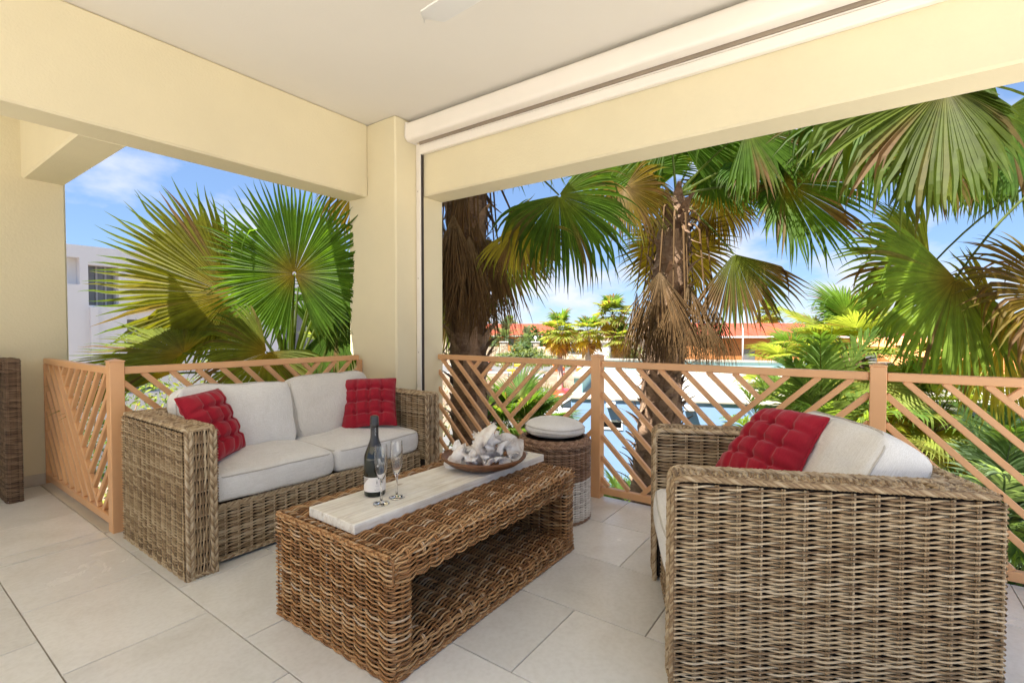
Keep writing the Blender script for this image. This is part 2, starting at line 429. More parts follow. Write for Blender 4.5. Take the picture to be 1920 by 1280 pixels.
def wall_open(mb, P0, U, w, z0, z1, thick, N, openings, bev=0):
    """wall from P0 along unit U for w, between z0 and z1, thickness along N, with rectangular openings (u0,u1,za,zb)"""
    U = np.array([U[0], U[1], 0.0]); N = np.array([N[0], N[1], 0.0])
    us = sorted({0, w} | {a for o in openings for a in o[:2]}); zs = sorted({z0, z1} | {a for o in openings for a in o[2:]})
    M = np.eye(4); M[:3, 0] = U; M[:3, 1] = N; M[:3, 3] = (P0[0], P0[1], 0)
    cells = {}
    for i in range(len(us) - 1):
        for k in range(len(zs) - 1):
            cu, cz = (us[i] + us[i + 1]) / 2, (zs[k] + zs[k + 1]) / 2
            cells[i, k] = not any(o[0] < cu < o[1] and o[2] < cz < o[3] for o in openings)
    V = []; Q = []
    def quad(*p):
        b0 = len(V); V.extend(p); Q.append((b0, b0 + 1, b0 + 2, b0 + 3))
    for (i, k), s in cells.items():
        if not s: continue
        a, b, c, d = us[i], us[i + 1], zs[k], zs[k + 1]
        quad((a, 0, c), (b, 0, c), (b, 0, d), (a, 0, d)); quad((a, thick, c), (a, thick, d), (b, thick, d), (b, thick, c))
        if not cells.get((i - 1, k)): quad((a, 0, c), (a, 0, d), (a, thick, d), (a, thick, c))
        if not cells.get((i + 1, k)): quad((b, 0, c), (b, thick, c), (b, thick, d), (b, 0, d))
        if not cells.get((i, k - 1)): quad((a, 0, c), (a, thick, c), (b, thick, c), (b, 0, c))
        if not cells.get((i, k + 1)): quad((a, 0, d), (b, 0, d), (b, thick, d), (a, thick, d))
    V = np.array(V, float); V = V @ M[:3, :3].T + M[:3, 3]
    return mb.add(V, Q)

# ================================================================== THE TERRACE
CEIL = 2.80; SOFF = 2.215
XR0, XR1 = 2.82, 3.06          # front wall: inside and outside face
YB0, YB1 = 3.30, 3.555         # left beam
YP = 4.895                     # far wall of the passage
GZ = -2.6                      # garden and street level
# ---- floor: grout bed and tiles
mb = MB()
box(mb, -3.4, 3.06, -3.2, 3.43, -.26, -.006); box(mb, -3.4, .955, 3.43, 4.95, -.26, -.006)
floor = mb.obj('floor', M_GROUT, None, False); floor['kind'] = 'structure'
GX = [-.475 - .4445 * 5, -.475 - .4445 * 4, -.475 - .4445 * 3, -.475 - .4445 * 2, -.475 - .4445, -.475, -.03, .415, .861, 1.292, 1.736, 2.183, 2.625, 3.05]
def put_tile(x0, x1, y0, y1):
    g = .0022
    if x1 - x0 < .02 or y1 - y0 < .02: return
    m_ = MB(); cx, cy = (x0 + x1) / 2, (y0 + y1) / 2
    box(m_, -(x1 - x0) / 2 + g, (x1 - x0) / 2 - g, -(y1 - y0) / 2 + g, (y1 - y0) / 2 - g, -.008, 0, .0014)
    o = m_.obj('tile', M_TILE, floor, False); o.location = (cx, cy, 0)
PA, PB, TY = .338, .0437, .5955
for i in range(len(GX) - 1):
    ph = PA if (i % 2 == 1) else PB            # the row from .415 to .861 has phase A
    top = 3.34
    ys = [ph + TY * k for k in range(-7, 12)]
    lim = 3.425
    if GX[i] < .85: lim = 3.344
    for a, b in zip(ys[:-1], ys[1:]):
        a_, b_ = max(a, -3.0), min(b, lim)
        if b_ > a_: put_tile(GX[i], GX[i + 1], a_, b_)
    if GX[i] < .85:                            # threshold strip and passage rows
        x1 = GX[i + 1]
        put_tile(GX[i], x1, 3.347, 3.472)
        off = 0 if i % 2 else -.3
        ys = [3.475, 3.94 + off * .3, 4.535 + off * .3, 4.87]
        for a, b in zip(ys[:-1], ys[1:]): put_tile(GX[i], x1, a, b)
mb = MB(); box(mb, -9, -2.705, -9, 4.87, -.02, -.0005); box(mb, -2.695, 3.05, -9, -3.005, -.02, -.0005)
o = mb.obj('terrace', M_TILE, None, False); o['kind'] = 'structure'  # unseen sunlit floor behind the camera, added to bounce light inside
mb = MB(); box(mb, .862, .953, 3.43, 4.87, -.006, .004, .002); box(mb, .955, 3.05, 3.428, 3.46, -.2, -.002, .002)
o = mb.obj('sill_strip', M_SKIRT, floor, False)
# ---- ceiling; its unseen edges and overhang are shaped to steer light
mb = MB(); box(mb, -4.3, 3.75, -.85, 3.80, CEIL, CEIL + .3); box(mb, -2.9, 1.10, 3.80, 5.3, CEIL, CEIL + .3)
o = mb.obj('ceiling', M_CEIL, None, False); o['kind'] = 'structure'
# ---- beams, column, far wall
def plaster(name, *a, b=.012):
    m_ = MB(); box(m_, *a, b); o_ = m_.obj(name, M_WALL, None, False); o_['kind'] = 'structure'; return o_
plaster('beam', -3.4, 2.575, YB0, YB1, SOFF, CEIL - .001)
plaster('beam', .805, 1.042, YB1 - .004, YP + .1, SOFF + .0015, CEIL - .002)
plaster('beam', XR0, XR1, -3.2, 2.955, SOFF, CEIL - .001)
mb = MB(); box(mb, 2.572, XR0 - .02, 2.965, YB1 + .002, -.26, CEIL - .0015, .012); box(mb, XR0 - .03, XR1, 2.93, YB1, -.26, CEIL - .0025, .008)
o = mb.obj('column', M_WALL, None, False); o['kind'] = 'structure'
plaster('wall', -3.4, 1.042, YP, YP + .25, -2.6, CEIL - .0005)
mb = MB(); box(mb, -3.4, .895, YP - .013, YP + .002, -.005, .078, .003)
o = mb.obj('skirting', M_SKIRT, None, False); o['kind'] = 'structure'
mb = MB(); box(mb, 2.2, 3.06, -3.2, 3.43, GZ, -.27); box(mb, -3.4, .955, 3.0, 4.95, GZ, -.27)
o = mb.obj('wall', M_WALL, None, False); o['kind'] = 'structure'

# ---- roller shutter over the front opening
t = empty('roller_blind', (2.76, .5, 2.7), 'white roller blind box with bottom bar and guide rail under the ceiling', 'blind')
inv = Matrix.Translation((-2.76, -.5, -2.7))
def child(mb_, name, m, parent, smooth=True, auto=None, kind=None):
    """mesh given in world coordinates, parented to an unrotated empty"""
    o_ = mb_.obj(name, m, parent, smooth, auto, kind)
    o_.data.transform(Matrix.Translation(-Vector(parent.location)))
    return o_
a = np.linspace(0, 1, 13)
prof = [(2.815, 2.772), (2.74, 2.774)] + [(2.706 - .038 * math.sin(k * math.pi / 2 * 1.0), 2.735 + .04 * math.cos(k * math.pi / 2)) for k in np.linspace(.2, 1, 6)] + [(2.665, 2.68), (2.668, 2.655)] + [(2.69 - .022 * math.cos(k * math.pi / 2), 2.65 - .022 * math.sin(k * math.pi / 2)) for k in np.linspace(.2, 1, 5)] + [(2.72, 2.627), (2.752, 2.627), (2.752, 2.64), (2.815, 2.64)]
def extrude_y(mb_, pr, y0, y1, cap=True):
    pr = np.array(pr); n = len(pr)
    V = np.concatenate([np.c_[pr[:, 0], np.full(n, y0), pr[:, 1]], np.c_[pr[:, 0], np.full(n, y1), pr[:, 1]]])
    q = [(i, (i + 1) % n, n + (i + 1) % n, n + i) for i in range(n)]
    tt = []
    if cap:
        ce = pr.mean(0); V = np.concatenate([V, [[ce[0], y0, ce[1]], [ce[0], y1, ce[1]]]])
        tt = [(2 * n, (i + 1) % n, i) for i in range(n)] + [(2 * n + 1, n + i, n + (i + 1) % n) for i in range(n)]
    mb_.add(V, q, tt)
mb = MB(); extrude_y(mb, prof, -3.2, 2.948); child(mb, 'housing', M_SHUT, t, True, 40)
mb = MB(); extrude_y(mb, [(2.668 + 0.0, 2.77), (2.70, 2.776), (2.815, 2.776), (2.815, 2.625), (2.69, 2.622), (2.66, 2.65), (2.66, 2.74)], 2.949, 2.957); child(mb, 'end_cap', M_SHUT, t, False)
mb = MB(); box(mb, 2.762, 2.816, -3.2, 2.90, 2.612, 2.639); child(mb, 'sealing_strip', M_RUB, t, False)
mb = MB(); box(mb, 2.772, 2.790, -3.2, 2.903, 2.602, 2.611, .001); child(mb, 'slat', M_SHUT, t, False)
mb = MB(); box(mb, 2.768, 2.800, -3.2, 2.904, 2.538, 2.600, .006); box(mb, 2.80, 2.817, -3.2, 2.9, 2.545, 2.60); child(mb, 'bottom_bar', M_SHUT, t, False)
mb = MB(); box(mb, 2.783, 2.816, 2.912, 2.962, .0, 2.626, .004); child(mb, 'guide_rail', M_SHUT, t, False)
mb = MB(); box(mb, 2.792, 2.812, 2.902, 2.911, .0, 2.60); child(mb, 'guide_slot_shade', M_DARK, t, False)  # solid dark strip painting the shade inside the rail's slot
mb = MB()
for z in (.95, 1.55, 2.25): tube(mb, [(2.7825, 2.938, z), (2.780, 2.938, z)], .004, (0, 0, 1), 8)
child(mb, 'screw', M_RUB, t, False)

# ---- ceiling fan (only one blade tip reaches into the picture)
fp = atz(797, 44, 2.5); fd = (atz(870, 0, 2.5) - fp); fd /= np.linalg.norm(fd)
hub = fp + fd * .78
t = empty('ceiling_fan', (hub[0], hub[1], 2.5), 'white ceiling fan with a blade tip under the cream ceiling', 'fan')
mb = MB(); lathe(mb, [(0, .3), (.06, .3), (.055, .24), (.018, .22), (.018, .10), (.09, .09), (.105, .05), (.1, .0), (.06, -.03), (0, -.035)], 32); mb.obj('motor', M_WHITEP, t, True, 40)
for k in range(3):
    an = math.atan2(-fd[1], -fd[0]) + k * 2 * math.pi / 3
    m_ = MB(); n = 14
    us = np.linspace(.0, .66, n); V = []
    for zz in (.004, -.004):
        for u in us:
            x = .12 + u; wd = .048 + .022 * smoothstep(0, .2, u) ; e = max(0, 1 - ((u - .60) / .06) ** 2) ** .5 if u > .60 else 1
            for s in (-1, 1): V.append((x, s * wd * max(e, .02), zz - s * .012 + .008 * 0))
    q = []
    for i in range(n - 1):
        A = 2 * i; q.append((A, A + 1, A + 3, A + 2)); Bq = 2 * n + 2 * i; q.append((Bq, Bq + 2, Bq + 3, Bq + 1))
        q.append((A, A + 2, Bq + 2, Bq)); q.append((A + 1, Bq + 1, Bq + 3, A + 3))
    m_.add(V, q); o = m_.obj('blade', M_WHITEP, t, True, 50); o.rotation_euler = (0, 0, an); o.location = (0, 0, .01)
    m_ = MB(); box(m_, .07, .16, -.018, .018, -.004, .006, .002); o = m_.obj('blade_arm', M_WHITEP, t, False); o.rotation_euler = (0, 0, an); o.location = (0, 0, .02)

# ---- railings
def railing_bay(t, org, U, L, mirror, sp=.1435, firsts=3, post_end=None):
    """org: foot of the bay's start, U: unit direction seen from inside left to right; world coords"""
    U = np.array([U[0], U[1], 0.0]); Nn = np.array([-U[1], U[0], 0.0])
    M = np.eye(4); M[:3, 0] = U; M[:3, 1] = Nn; M[:3, 3] = (org[0], org[1], 0)
    zt, zb = .884, .076
    for nm, z0, z1, th in (('top_rail', .884, .925, .022), ('bottom_rail', .030, .076, .020)):
        m_ = MB(); box(m_, 0, L, -th, th, z0, z1, .004, M); child(m_, nm, M_RAIL, t, False)
    w = .0145
    def slat(u0, z0, u1, z1):
        # a flat bar between two points, its ends cut level with what it meets
        if abs(u1 - u0) < .02: return
        dx_ = math.copysign(1, u1 - u0)
        hw = w * 1.414
        m_ = MB()
        ln = math.hypot(u1 - u0, z1 - z0); an = math.atan2(z1 - z0, u1 - u0)
        c_, s_ = math.cos(an), math.sin(an)
        R = np.eye(4); R[0, 0] = c_; R[0, 2] = -s_; R[2, 0] = s_; R[2, 2] = c_; R[0, 3] = u0; R[2, 3] = z0
        box(m_, -.004, ln + .004, -.0125, .0125, -w, w, .003, M @ R)
        child(m_, 'slat', M_RAIL, t, False)
    X = (lambda u: L - u) if mirror else (lambda u: u)
    um = sp * .5 + sp * (firsts - 1)           # the long diagonal starts here at the top
    H = zt - zb
    def zmain(u): return zt - (u - um)
    # bars parallel to the long diagonal on its short side, then the diagonal
    k = firsts - 1
    while True:
        u0 = sp * .5 + sp * k
        z0 = zt
        if u0 < 0: z0 = zt + u0; u0 = 0
        if z0 <= zb + .05: break
        u1 = min(u0 + (z0 - zb), L); z1 = z0 - (u1 - u0)
        slat(X(u0), z0, X(u1), z1); k -= 1
    # bars the other way
    k = 1
    while True:
        ut = um + sp * k - .02
        z0 = zt; u0 = ut
        if u0 > L: z0 = zt - (u0 - L); u0 = L
        if z0 <= zb + .04: break
        ue = (um + ut) / 2; ze = zt - (ut - ue)
        if ze < zb: ue = ut - H; ze = zb
        if u0 - ue > .03: slat(X(u0), z0, X(ue + .008), ze + .008)
        k += 1
def post(t, x, y, w=.034, h=.955):
    m_ = MB(); box(m_, x - w, x + w, y - w, y + w, 0, h, .003); child(m_, 'post', M_RAIL, t, False)
    m_ = MB(); c = w + .003; b0 = h
    v = [(x - c, y - c, b0), (x + c, y - c, b0), (x + c, y + c, b0), (x - c, y + c, b0), (x - c, y - c, b0 + .006), (x + c, y - c, b0 + .006), (x + c, y + c, b0 + .006), (x - c, y + c, b0 + .006), (x, y, b0 + .018)]
    m_.add(v, [(0, 1, 5, 4), (1, 2, 6, 5), (2, 3, 7, 6), (3, 0, 4, 7), (3, 2, 1, 0)], [(4, 5, 8), (5, 6, 8), (6, 7, 8), (7, 4, 8)]); child(m_, 'post_cap', M_RAIL, t, False)
def stile(t, x, y, hx, hy):
    m_ = MB(); box(m_, x - hx, x + hx, y - hy, y + hy, .0, .884, .003); child(m_, 'stile', M_RAIL, t, False)
t = empty('balcony_railing', (3.015, 1.45, 0), 'peach metal chevron railing along the front with two posts, behind stool and armchair', 'railing')
XRAIL = 3.018
post(t, XRAIL, 1.455); post(t, XRAIL, -.065); post(t, XRAIL, -1.585)
stile(t, XRAIL, 2.985, .02, .016)
railing_bay(t, (XRAIL, 2.968), (0, -1), 2.968 - 1.49, False)
railing_bay(t, (XRAIL, 1.420), (0, -1), 1.420 + .03, True)
railing_bay(t, (XRAIL, -.100), (0, -1), 1.45, False)
t = empty('balcony_railing', (.92, 3.4, 0), 'peach metal chevron railing turning the corner behind the sofa at the left opening', 'railing')
YRAIL = 3.402; XRS = .915
post(t, XRS + .003, YRAIL)
stile(t, 2.553, YRAIL, .016, .02)
railing_bay(t, (XRS + .038, YRAIL), (1, 0), 2.536 - XRS - .038, True, .1435, 3)
railing_bay(t, (XRS, 4.875), (0, -1), 4.875 - YRAIL - .036, False, .1435, 3)
stile(t, XRS, 4.883, .02, .009)

# ================================================================== WICKER
class Prof:
    """planar polyline with rounded corners; pos(s) and outward normal(s) (left of travel when side=1)"""
    def __init__(s, pts, radii=0, side=1, closed=False):
        pts = [np.array(p, float) for p in pts]; n = len(pts)
        if np.isscalar(radii): radii = [radii] * n
        out = []
        for i, p in enumerate(pts):
            if (i in (0, n - 1) and not closed) or radii[i] <= 0: out.append(p); continue
            a, b = pts[i - 1], pts[(i + 1) % n]
            d0 = (a - p) / np.linalg.norm(a - p); d1 = (b - p) / np.linalg.norm(b - p)
            r = radii[i]; p0, p1 = p + d0 * r, p + d1 * r
            for k in np.linspace(0, 1, 9): out.append((1 - k) ** 2 * p0 + 2 * k * (1 - k) * p + k * k * p1)
        s.p = np.array(out); d = np.linalg.norm(np.diff(s.p, axis=0), axis=1)
        s.l = np.concatenate([[0], np.cumsum(d)]); s.L = s.l[-1]
        T = np.gradient(s.p, axis=0); T /= np.linalg.norm(T, axis=1)[:, None] + 1e-12
        s.nv = np.c_[-T[:, 1], T[:, 0]] * side
    def pos(s, u): return np.stack([np.interp(u, s.l, s.p[:, k]) for k in (0, 1)], -1)
    def nrm(s, u):
        n = np.stack([np.interp(u, s.l, s.nv[:, k]) for k in (0, 1)], -1); return n / (np.linalg.norm(n, axis=-1, keepdims=True) + 1e-12)
def fn_along(prof, e0, e1, axis, off=(0, 0, 0)):
    """strands run along the profile (which lies in plane e0,e1); rows stack along axis"""
    e0, e1, axis, off = (np.array(x, float) for x in (e0, e1, axis, off))
    def f(u, v):
        p = prof.pos(u); n = prof.nrm(u)
        return off + p[..., :1] * e0 + p[..., 1:] * e1 + v[..., None] * axis, n[..., :1] * e0 + n[..., 1:] * e1
    return f
def fn_across(prof, e0, e1, axis, off=(0, 0, 0)):
    f = fn_along(prof, e0, e1, axis, off)
    return lambda u, v: f(v, u)
def weave(mb, f, L, Wd, pitch=.0145, stake=.065, r=.0040, amp=.0046, ph=0, sides=5, mb2=None, jit=.0006, per=6, v0=0.0):
    rows = max(1, round(Wd / pitch)); pitch = Wd / rows
    ns = max(1, round(L / stake)); st = L / ns
    n = ns * per + 1
    u = np.linspace(0, L, n)[None].repeat(rows, 0)
    k = np.arange(rows)[:, None]
    base = v0 + (k + .5) * pitch + rng.normal(0, jit * .5, (rows, 1))
    wob = np.cumsum(rng.normal(0, jit * .3, (rows, n)), 1); wob -= wob.mean(1, keepdims=True); wob = np.clip(wob, -pitch * .16, pitch * .16)
    for ab in (0, 1):                         # two rods twined round each other and round the stakes
        th = np.pi * (u / st + ab)
        ofs = amp * np.cos(th) * (1 + .07 * rng.standard_normal((rows, 1)))
        v = base + wob - pitch * .20 * np.sin(th)
        P, N = f(np.clip(u, 0, L), v)
        P = P + N * ofs[..., None]
        rr = r * (1 + .09 * rng.standard_normal(rows))
        for row in range(rows):
            cut = [0, n - 1]
            if ns > 3 and rng.random() < .75:    # a rod ends behind a stake and the next one begins
                j = int(rng.integers(1, ns)); j += (j + ab) % 2 == 0; c_ = min(max(j, 1), ns - 1) * per; cut = [0, c_, n - 1]
            for a_, b_ in zip(cut[:-1], cut[1:]):
                if b_ - a_ >= 2: tubes(mb, P[row:row + 1, a_:b_ + 1], rr[row], N[row:row + 1, a_:b_ + 1], sides)
    # stakes
    m2 = mb2 or mb
    vs = np.linspace(v0, v0 + Wd, max(3, int(Wd / .03)))[None]
    for j in range(ns + 1):
        for d in (-.0033, .0033):
            uu = np.clip(np.full_like(vs, j * st + d), 0.001, L - .001)
            P2, N2 = f(uu, vs); tubes(m2, P2 + N2 * rng.normal(0, .0003), .0031, N2 + np.array([1e-4, 2e-4, 1e-4]), sides)
def braid(mb, pts, nrm, width=.022, r=.0036, wl=.055, sub=3, depth=.006, sides=5):
    """plait along a polyline (dense), nrm = facing direction per point"""
    pts = np.asarray(pts, float); nrm = np.broadcast_to(np.asarray(nrm, float), pts.shape)
    d = np.linalg.norm(np.diff(pts, axis=0), axis=1); l = np.concatenate([[0], np.cumsum(d)]); L = l[-1]
    n = max(8, int(L / (wl / 12))); s = np.linspace(0, L, n)
    P = np.stack([np.interp(s, l, pts[:, k]) for k in range(3)], -1); N = np.stack([np.interp(s, l, nrm[:, k]) for k in range(3)], -1)
    N /= np.linalg.norm(N, axis=1)[:, None]; T = np.gradient(P, axis=0); T /= np.linalg.norm(T, axis=1)[:, None]
    B = np.cross(T, N)
    for j in range(3):
        th = 2 * np.pi * (s / wl) + j * 2 * np.pi / 3
        for m_ in range(sub):
            o_ = (m_ - (sub - 1) / 2)
            th2 = th + o_ * .62
            lat = (width / 2 - r) * np.sin(th2); dep = depth * np.sin(2 * th2) + rng.normal(0, .0004)
            tubes(mb, (P + B * lat[:, None] + N * dep[:, None])[None], r * (1 + .08 * rng.standard_normal()), (N + .001)[None], sides)
def arc_path(pts, radii):
    """3-D polyline with rounded corners"""
    pts = [np.array(p, float) for p in pts]; out = []
    for i, p in enumerate(pts):
        if i in (0, len(pts) - 1) or radii <= 0: out.append(p); continue
        d0 = pts[i - 1] - p; d0 /= np.linalg.norm(d0); d1 = pts[i + 1] - p; d1 /= np.linalg.norm(d1)
        for k in np.linspace(0, 1, 7): out.append((1 - k) ** 2 * (p + d0 * radii) + 2 * k * (1 - k) * p + k * k * (p + d1 * radii))
    return np.array(out)
EX, EY, EZ = np.eye(3)

def wicker_seat(t, W_, Dp, H_, arm, mat_, pitch=.006, base_h=.28, seat_in=.06, rows_hi=True):
    """local frame: x across, y towards the front (front at +Dp/2), z up. Arms at both ends, back at -y."""
    hx, hy = W_ / 2, Dp / 2
    c = .010
    # dark cores painting the shaded hollow behind the weave, one per part
    def core(name, *a):
        m_ = MB(); box(m_, *a, .006); return m_.obj(name, M_CORE, t, False)
    back = core('backrest', -hx + arm, hx - arm, -hy + c, -hy + arm - c, .02, H_ - c)
    base = core('seat_base', -hx + arm, hx - arm, -hy + arm, hy - seat_in - c, .03, base_h - c)
    for s in (-1, 1):
        xa, xb = (-hx + c, -hx + arm - c) if s < 0 else (hx - arm + c, hx - c)
        a_ = core('arm', xa, xb, -hy + c, hy - c, .01, H_ - c)
        # outer side, front and inner side of the arm in one wrap
        xo, xi = (s * hx, s * (hx - arm))
        w = MB()
        pr = Prof([(xo, -hy), (xo, hy)], .0, -s if False else (1 if s < 0 else -1))
        weave(w, fn_along(pr, EX, EY, EZ), pr.L, H_ - .012, pitch, .062, pitch * .245, .0068, 0)
        pr = Prof([(xi, -hy + arm), (xi, hy)], 0, (-1 if s < 0 else 1))
        weave(w, fn_along(pr, EX, EY, EZ), pr.L, H_ - .012 - base_h + .05, pitch, .062, pitch * .245, .0062, 1, v0=base_h - .05)
        # arm front: upright strands woven between the two plaits
        pr = Prof([(xo, hy), (xi, hy)], 0, (1 if s < 0 else -1))
        fr = fn_across(Prof([(min(xo, xi) + .03, 0), (max(xo, xi) - .03, 0)]), EX, EZ, EZ)
        def ff(u, v, y=hy - .004, x0=min(xo, xi) + .028):
            P = np.stack([x0 + v, np.full_like(v, y), u], -1); return P, np.broadcast_to(EY, P.shape)
        weave(w, ff, H_ - .004, arm - .056, .0128, .058, .0037, .0048)
        # top of the arm: strands across, from back to front
        def ft(u, v, x0=min(xo, xi) + .004, z=H_ - .004):
            P = np.stack([x0 + .021 + u, -hy + v, np.full_like(v, z)], -1); return P, np.broadcast_to(EZ, P.shape)
        weave(w, ft, arm - .05, Dp - .002, .0175, .030, .0046, .0040)
        w.obj('weave', mat_, a_, True, None, 'stuff')
        # plaits round the arm
        w = MB()
        for xx in (xo - s * .015, xi + s * .015):
            pth = arc_path([(xx, hy + .002, .0), (xx, hy + .002, H_ + .0), (xx, -hy + .01, H_ + .0)], .035)
            nr = np.where((pth[:, 2] > H_ - .03)[:, None], EZ, EY) + 0.0
            k = np.clip((pth[:, 1] - (hy - .04)) / .04, 0, 1)[:, None]
            top = smoothstep(H_ - .04, H_, pth[:, 2])[:, None]
            nr = EZ * top + EY * (1 - top) * 1.0; nr = np.where((pth[:, 1] < hy - .034)[:, None], EZ, nr + 1e-3)
            braid(w, pth, nr, .034, .0040, .125, 4, .006)
        # foot plait along the floor
        pth = arc_path([(xo - s * .004, -hy + .01, .012), (xo - s * .004, hy - .0, .012), (xi, hy, .012)], .02)
        braid(w, pth, np.broadcast_to(EZ + .2 * EY, pth.shape), .020, .0036, .07, 2, .005)
        w.obj('plait', mat_, a_, True, None, 'stuff')
    # seat front
    w = MB()
    yf = hy - seat_in
    def fs(u, v):
        P = np.stack([-hx + arm + u, np.full_like(v, yf), .028 + v], -1); return P, np.broadcast_to(EY, P.shape)
    weave(w, fs, W_ - 2 * arm, base_h - .035, pitch * 1.15, .062, pitch * .255, .0066)
    pth = np.array([(-hx + arm, yf + .002, .026), (hx - arm, yf + .002, .026)])
    braid(w, np.linspace(pth[0], pth[1], 30), EY + .3 * EZ, .022, .0036, .07, 2, .005)
    pth = np.linspace((-hx + arm, yf - .006, base_h - .004), (hx - arm, yf - .006, base_h - .004), 30)
    braid(w, pth, EZ + .3 * EY, .024, .0038, .075, 2, .005)
    # woven deck that shows in front of the cushions
    w.obj('weave', mat_, base, True, None, 'stuff')
    # backrest: outer face, inner face (upper part), top
    w = MB()
    def fo(u, v):
        P = np.stack([-hx + u, np.full_like(v, -hy), v], -1); return P, np.broadcast_to(-EY, P.shape)
    weave(w, fo, W_, H_ - .012, pitch * 1.1, .066, pitch * .32, .0048, 0, 5)
    def fi(u, v):
        P = np.stack([-hx + arm + u, np.full_like(v, -hy + arm), base_h + v], -1); return P, np.broadcast_to(EY, P.shape)
    weave(w, fi, W_ - 2 * arm, H_ - base_h - .012, pitch * 1.1, .066, pitch * .32, .0048, 0, 5)
    def ftp(u, v):
        P = np.stack([-hx + v, -hy + .025 + u, np.full_like(v, H_ - .004)], -1); return P, np.broadcast_to(EZ, P.shape)
    weave(w, ftp, arm - .05, W_, .0175, .030, .0046, .0040)
    for yy in (-hy + .015, -hy + arm - .015):
        pth = np.linspace((-hx + .01, yy, H_), (hx - .01, yy, H_), 40)
        braid(w, pth, EZ, .034, .0040, .125, 4, .006)
    w.obj('weave', mat_, back, True, None, 'stuff')

# sofa along the left railing: front faces -y
SX0, SX1, SY0, SY1 = .905, 2.512, 2.452, 3.245
t = empty('wicker_sofa', ((SX0 + SX1) / 2, (SY0 + SY1) / 2, 0), 'grey wicker two seat sofa along the left railing beside the column', 'sofa', None, math.pi)
wicker_seat(t, SX1 - SX0, SY1 - SY0, .682, .132, M_KUBU, .0138, .285, .055)
# armchair at the right, turned towards the sofa
CH_F = np.array([-.40, .9165]); CH_C = (2.054, .242)
t = empty('wicker_armchair', (CH_C[0], CH_C[1], 0), 'large grey wicker armchair at right with its woven side towards the viewer', 'armchair', None, math.atan2(CH_F[1], CH_F[0]) - math.pi / 2)
wicker_seat(t, .86, .85, .682, .14, M_KUBU, .0142, .285, .03)

# coffee table
TX0, TX1, TY0, TY1, TH = 1.018, 2.215, 1.20, 1.885, .408
t = empty('wicker_coffee_table', ((TX0 + TX1) / 2, (TY0 + TY1) / 2, 0), 'honey brown wicker coffee table with open lower shelf between sofa and armchair', 'coffee table')
off = Vector(t.location)
def tchild(mb_, name, m, parent, kind=None, smooth=True):
    o_ = mb_.obj(name, m, parent, smooth, None, kind); o_.data.transform(Matrix.Translation(-off)); return o_
AP = .088; LG = .085
m_ = MB(); box(m_, TX0 + .01, TX1 - .01, TY0 + .01, TY1 - .01, TH - AP + .01, TH - .012, .01); top = tchild(m_, 'tabletop', M_CORE, t, None, False)
m_ = MB(); box(m_, TX0 + .01, TX1 - .01, TY0 + .012, TY1 - .01, .012, .083, .01); shelf = tchild(m_, 'shelf', M_CORE, t, None, False)
w = MB()
pr = Prof([(TY1 + .0, TH - AP), (TY1, TH), (TY0, TH), (TY0, TH - AP), (TY0 + .06, TH - AP - .002)], [0, .02, .02, .014, 0], 1)
pr.nv = -pr.nv if pr.nrm(np.array([.3]))[0][1] < 0 else pr.nv
weave(w, fn_across(pr, EY, EZ, EX, (TX0 + .004, 0, 0)), TX1 - TX0 - .008, pr.L, .0158, .0665, .0038, .0098)
m2 = MB()
for yy in (TY0, TY1):                        # bound stake ends along the top edge
    for j in range(1, 18):
        x = TX0 + .004 + j * (TX1 - TX0 - .008) / 18
        for d in (-.004, .004):
            s_ = 1 if yy == TY0 else -1
            tube(m2, [(x + d, yy + s_ * .026, TH + .0045), (x + d, yy + s_ * .006, TH + .003), (x + d, yy - s_ * .004, TH - .012), (x + d, yy - s_ * .002, TH - .03)], .0036, EX, 5)
tchild(w, 'weave', M_KUBU2, top, 'stuff'); tchild(m2, 'stake_ends', M_KUBU2, top, 'stuff')
w = MB()
pr = Prof([(TY1, .01), (TY1, .085), (TY0 + .004, .085), (TY0 + .004, .006)], [0, .02, .018, 0], 1)
pr.nv = -pr.nv if pr.nrm(np.array([.3]))[0][1] < 0 else pr.nv
weave(w, fn_across(pr, EY, EZ, EX, (TX0 + .01, 0, 0)), TX1 - TX0 - .02, pr.L, .0158, .0665, .0038, .0092, 1)
m2 = MB()
for j in range(1, 18):
    x = TX0 + .01 + j * (TX1 - TX0 - .02) / 18
    for d in (-.004, .004): tube(m2, [(x + d, TY0 + .03, .0895), (x + d, TY0 + .008, .088), (x + d, TY0 - .001, .075), (x + d, TY0 + .0, .05)], .0036, EX, 5)
tchild(w, 'weave', M_KUBU2, shelf, 'stuff'); tchild(m2, 'stake_ends', M_KUBU2, shelf, 'stuff')
w = MB(); braid(w, np.linspace((TX0 + .005, TY0 - .001, .012), (TX1 - .005, TY0 - .001, .012), 30), -EY + .3 * EZ, .02, .0036, .08, 2, .004); tchild(w, 'plait', M_KUBU2, shelf, 'stuff')
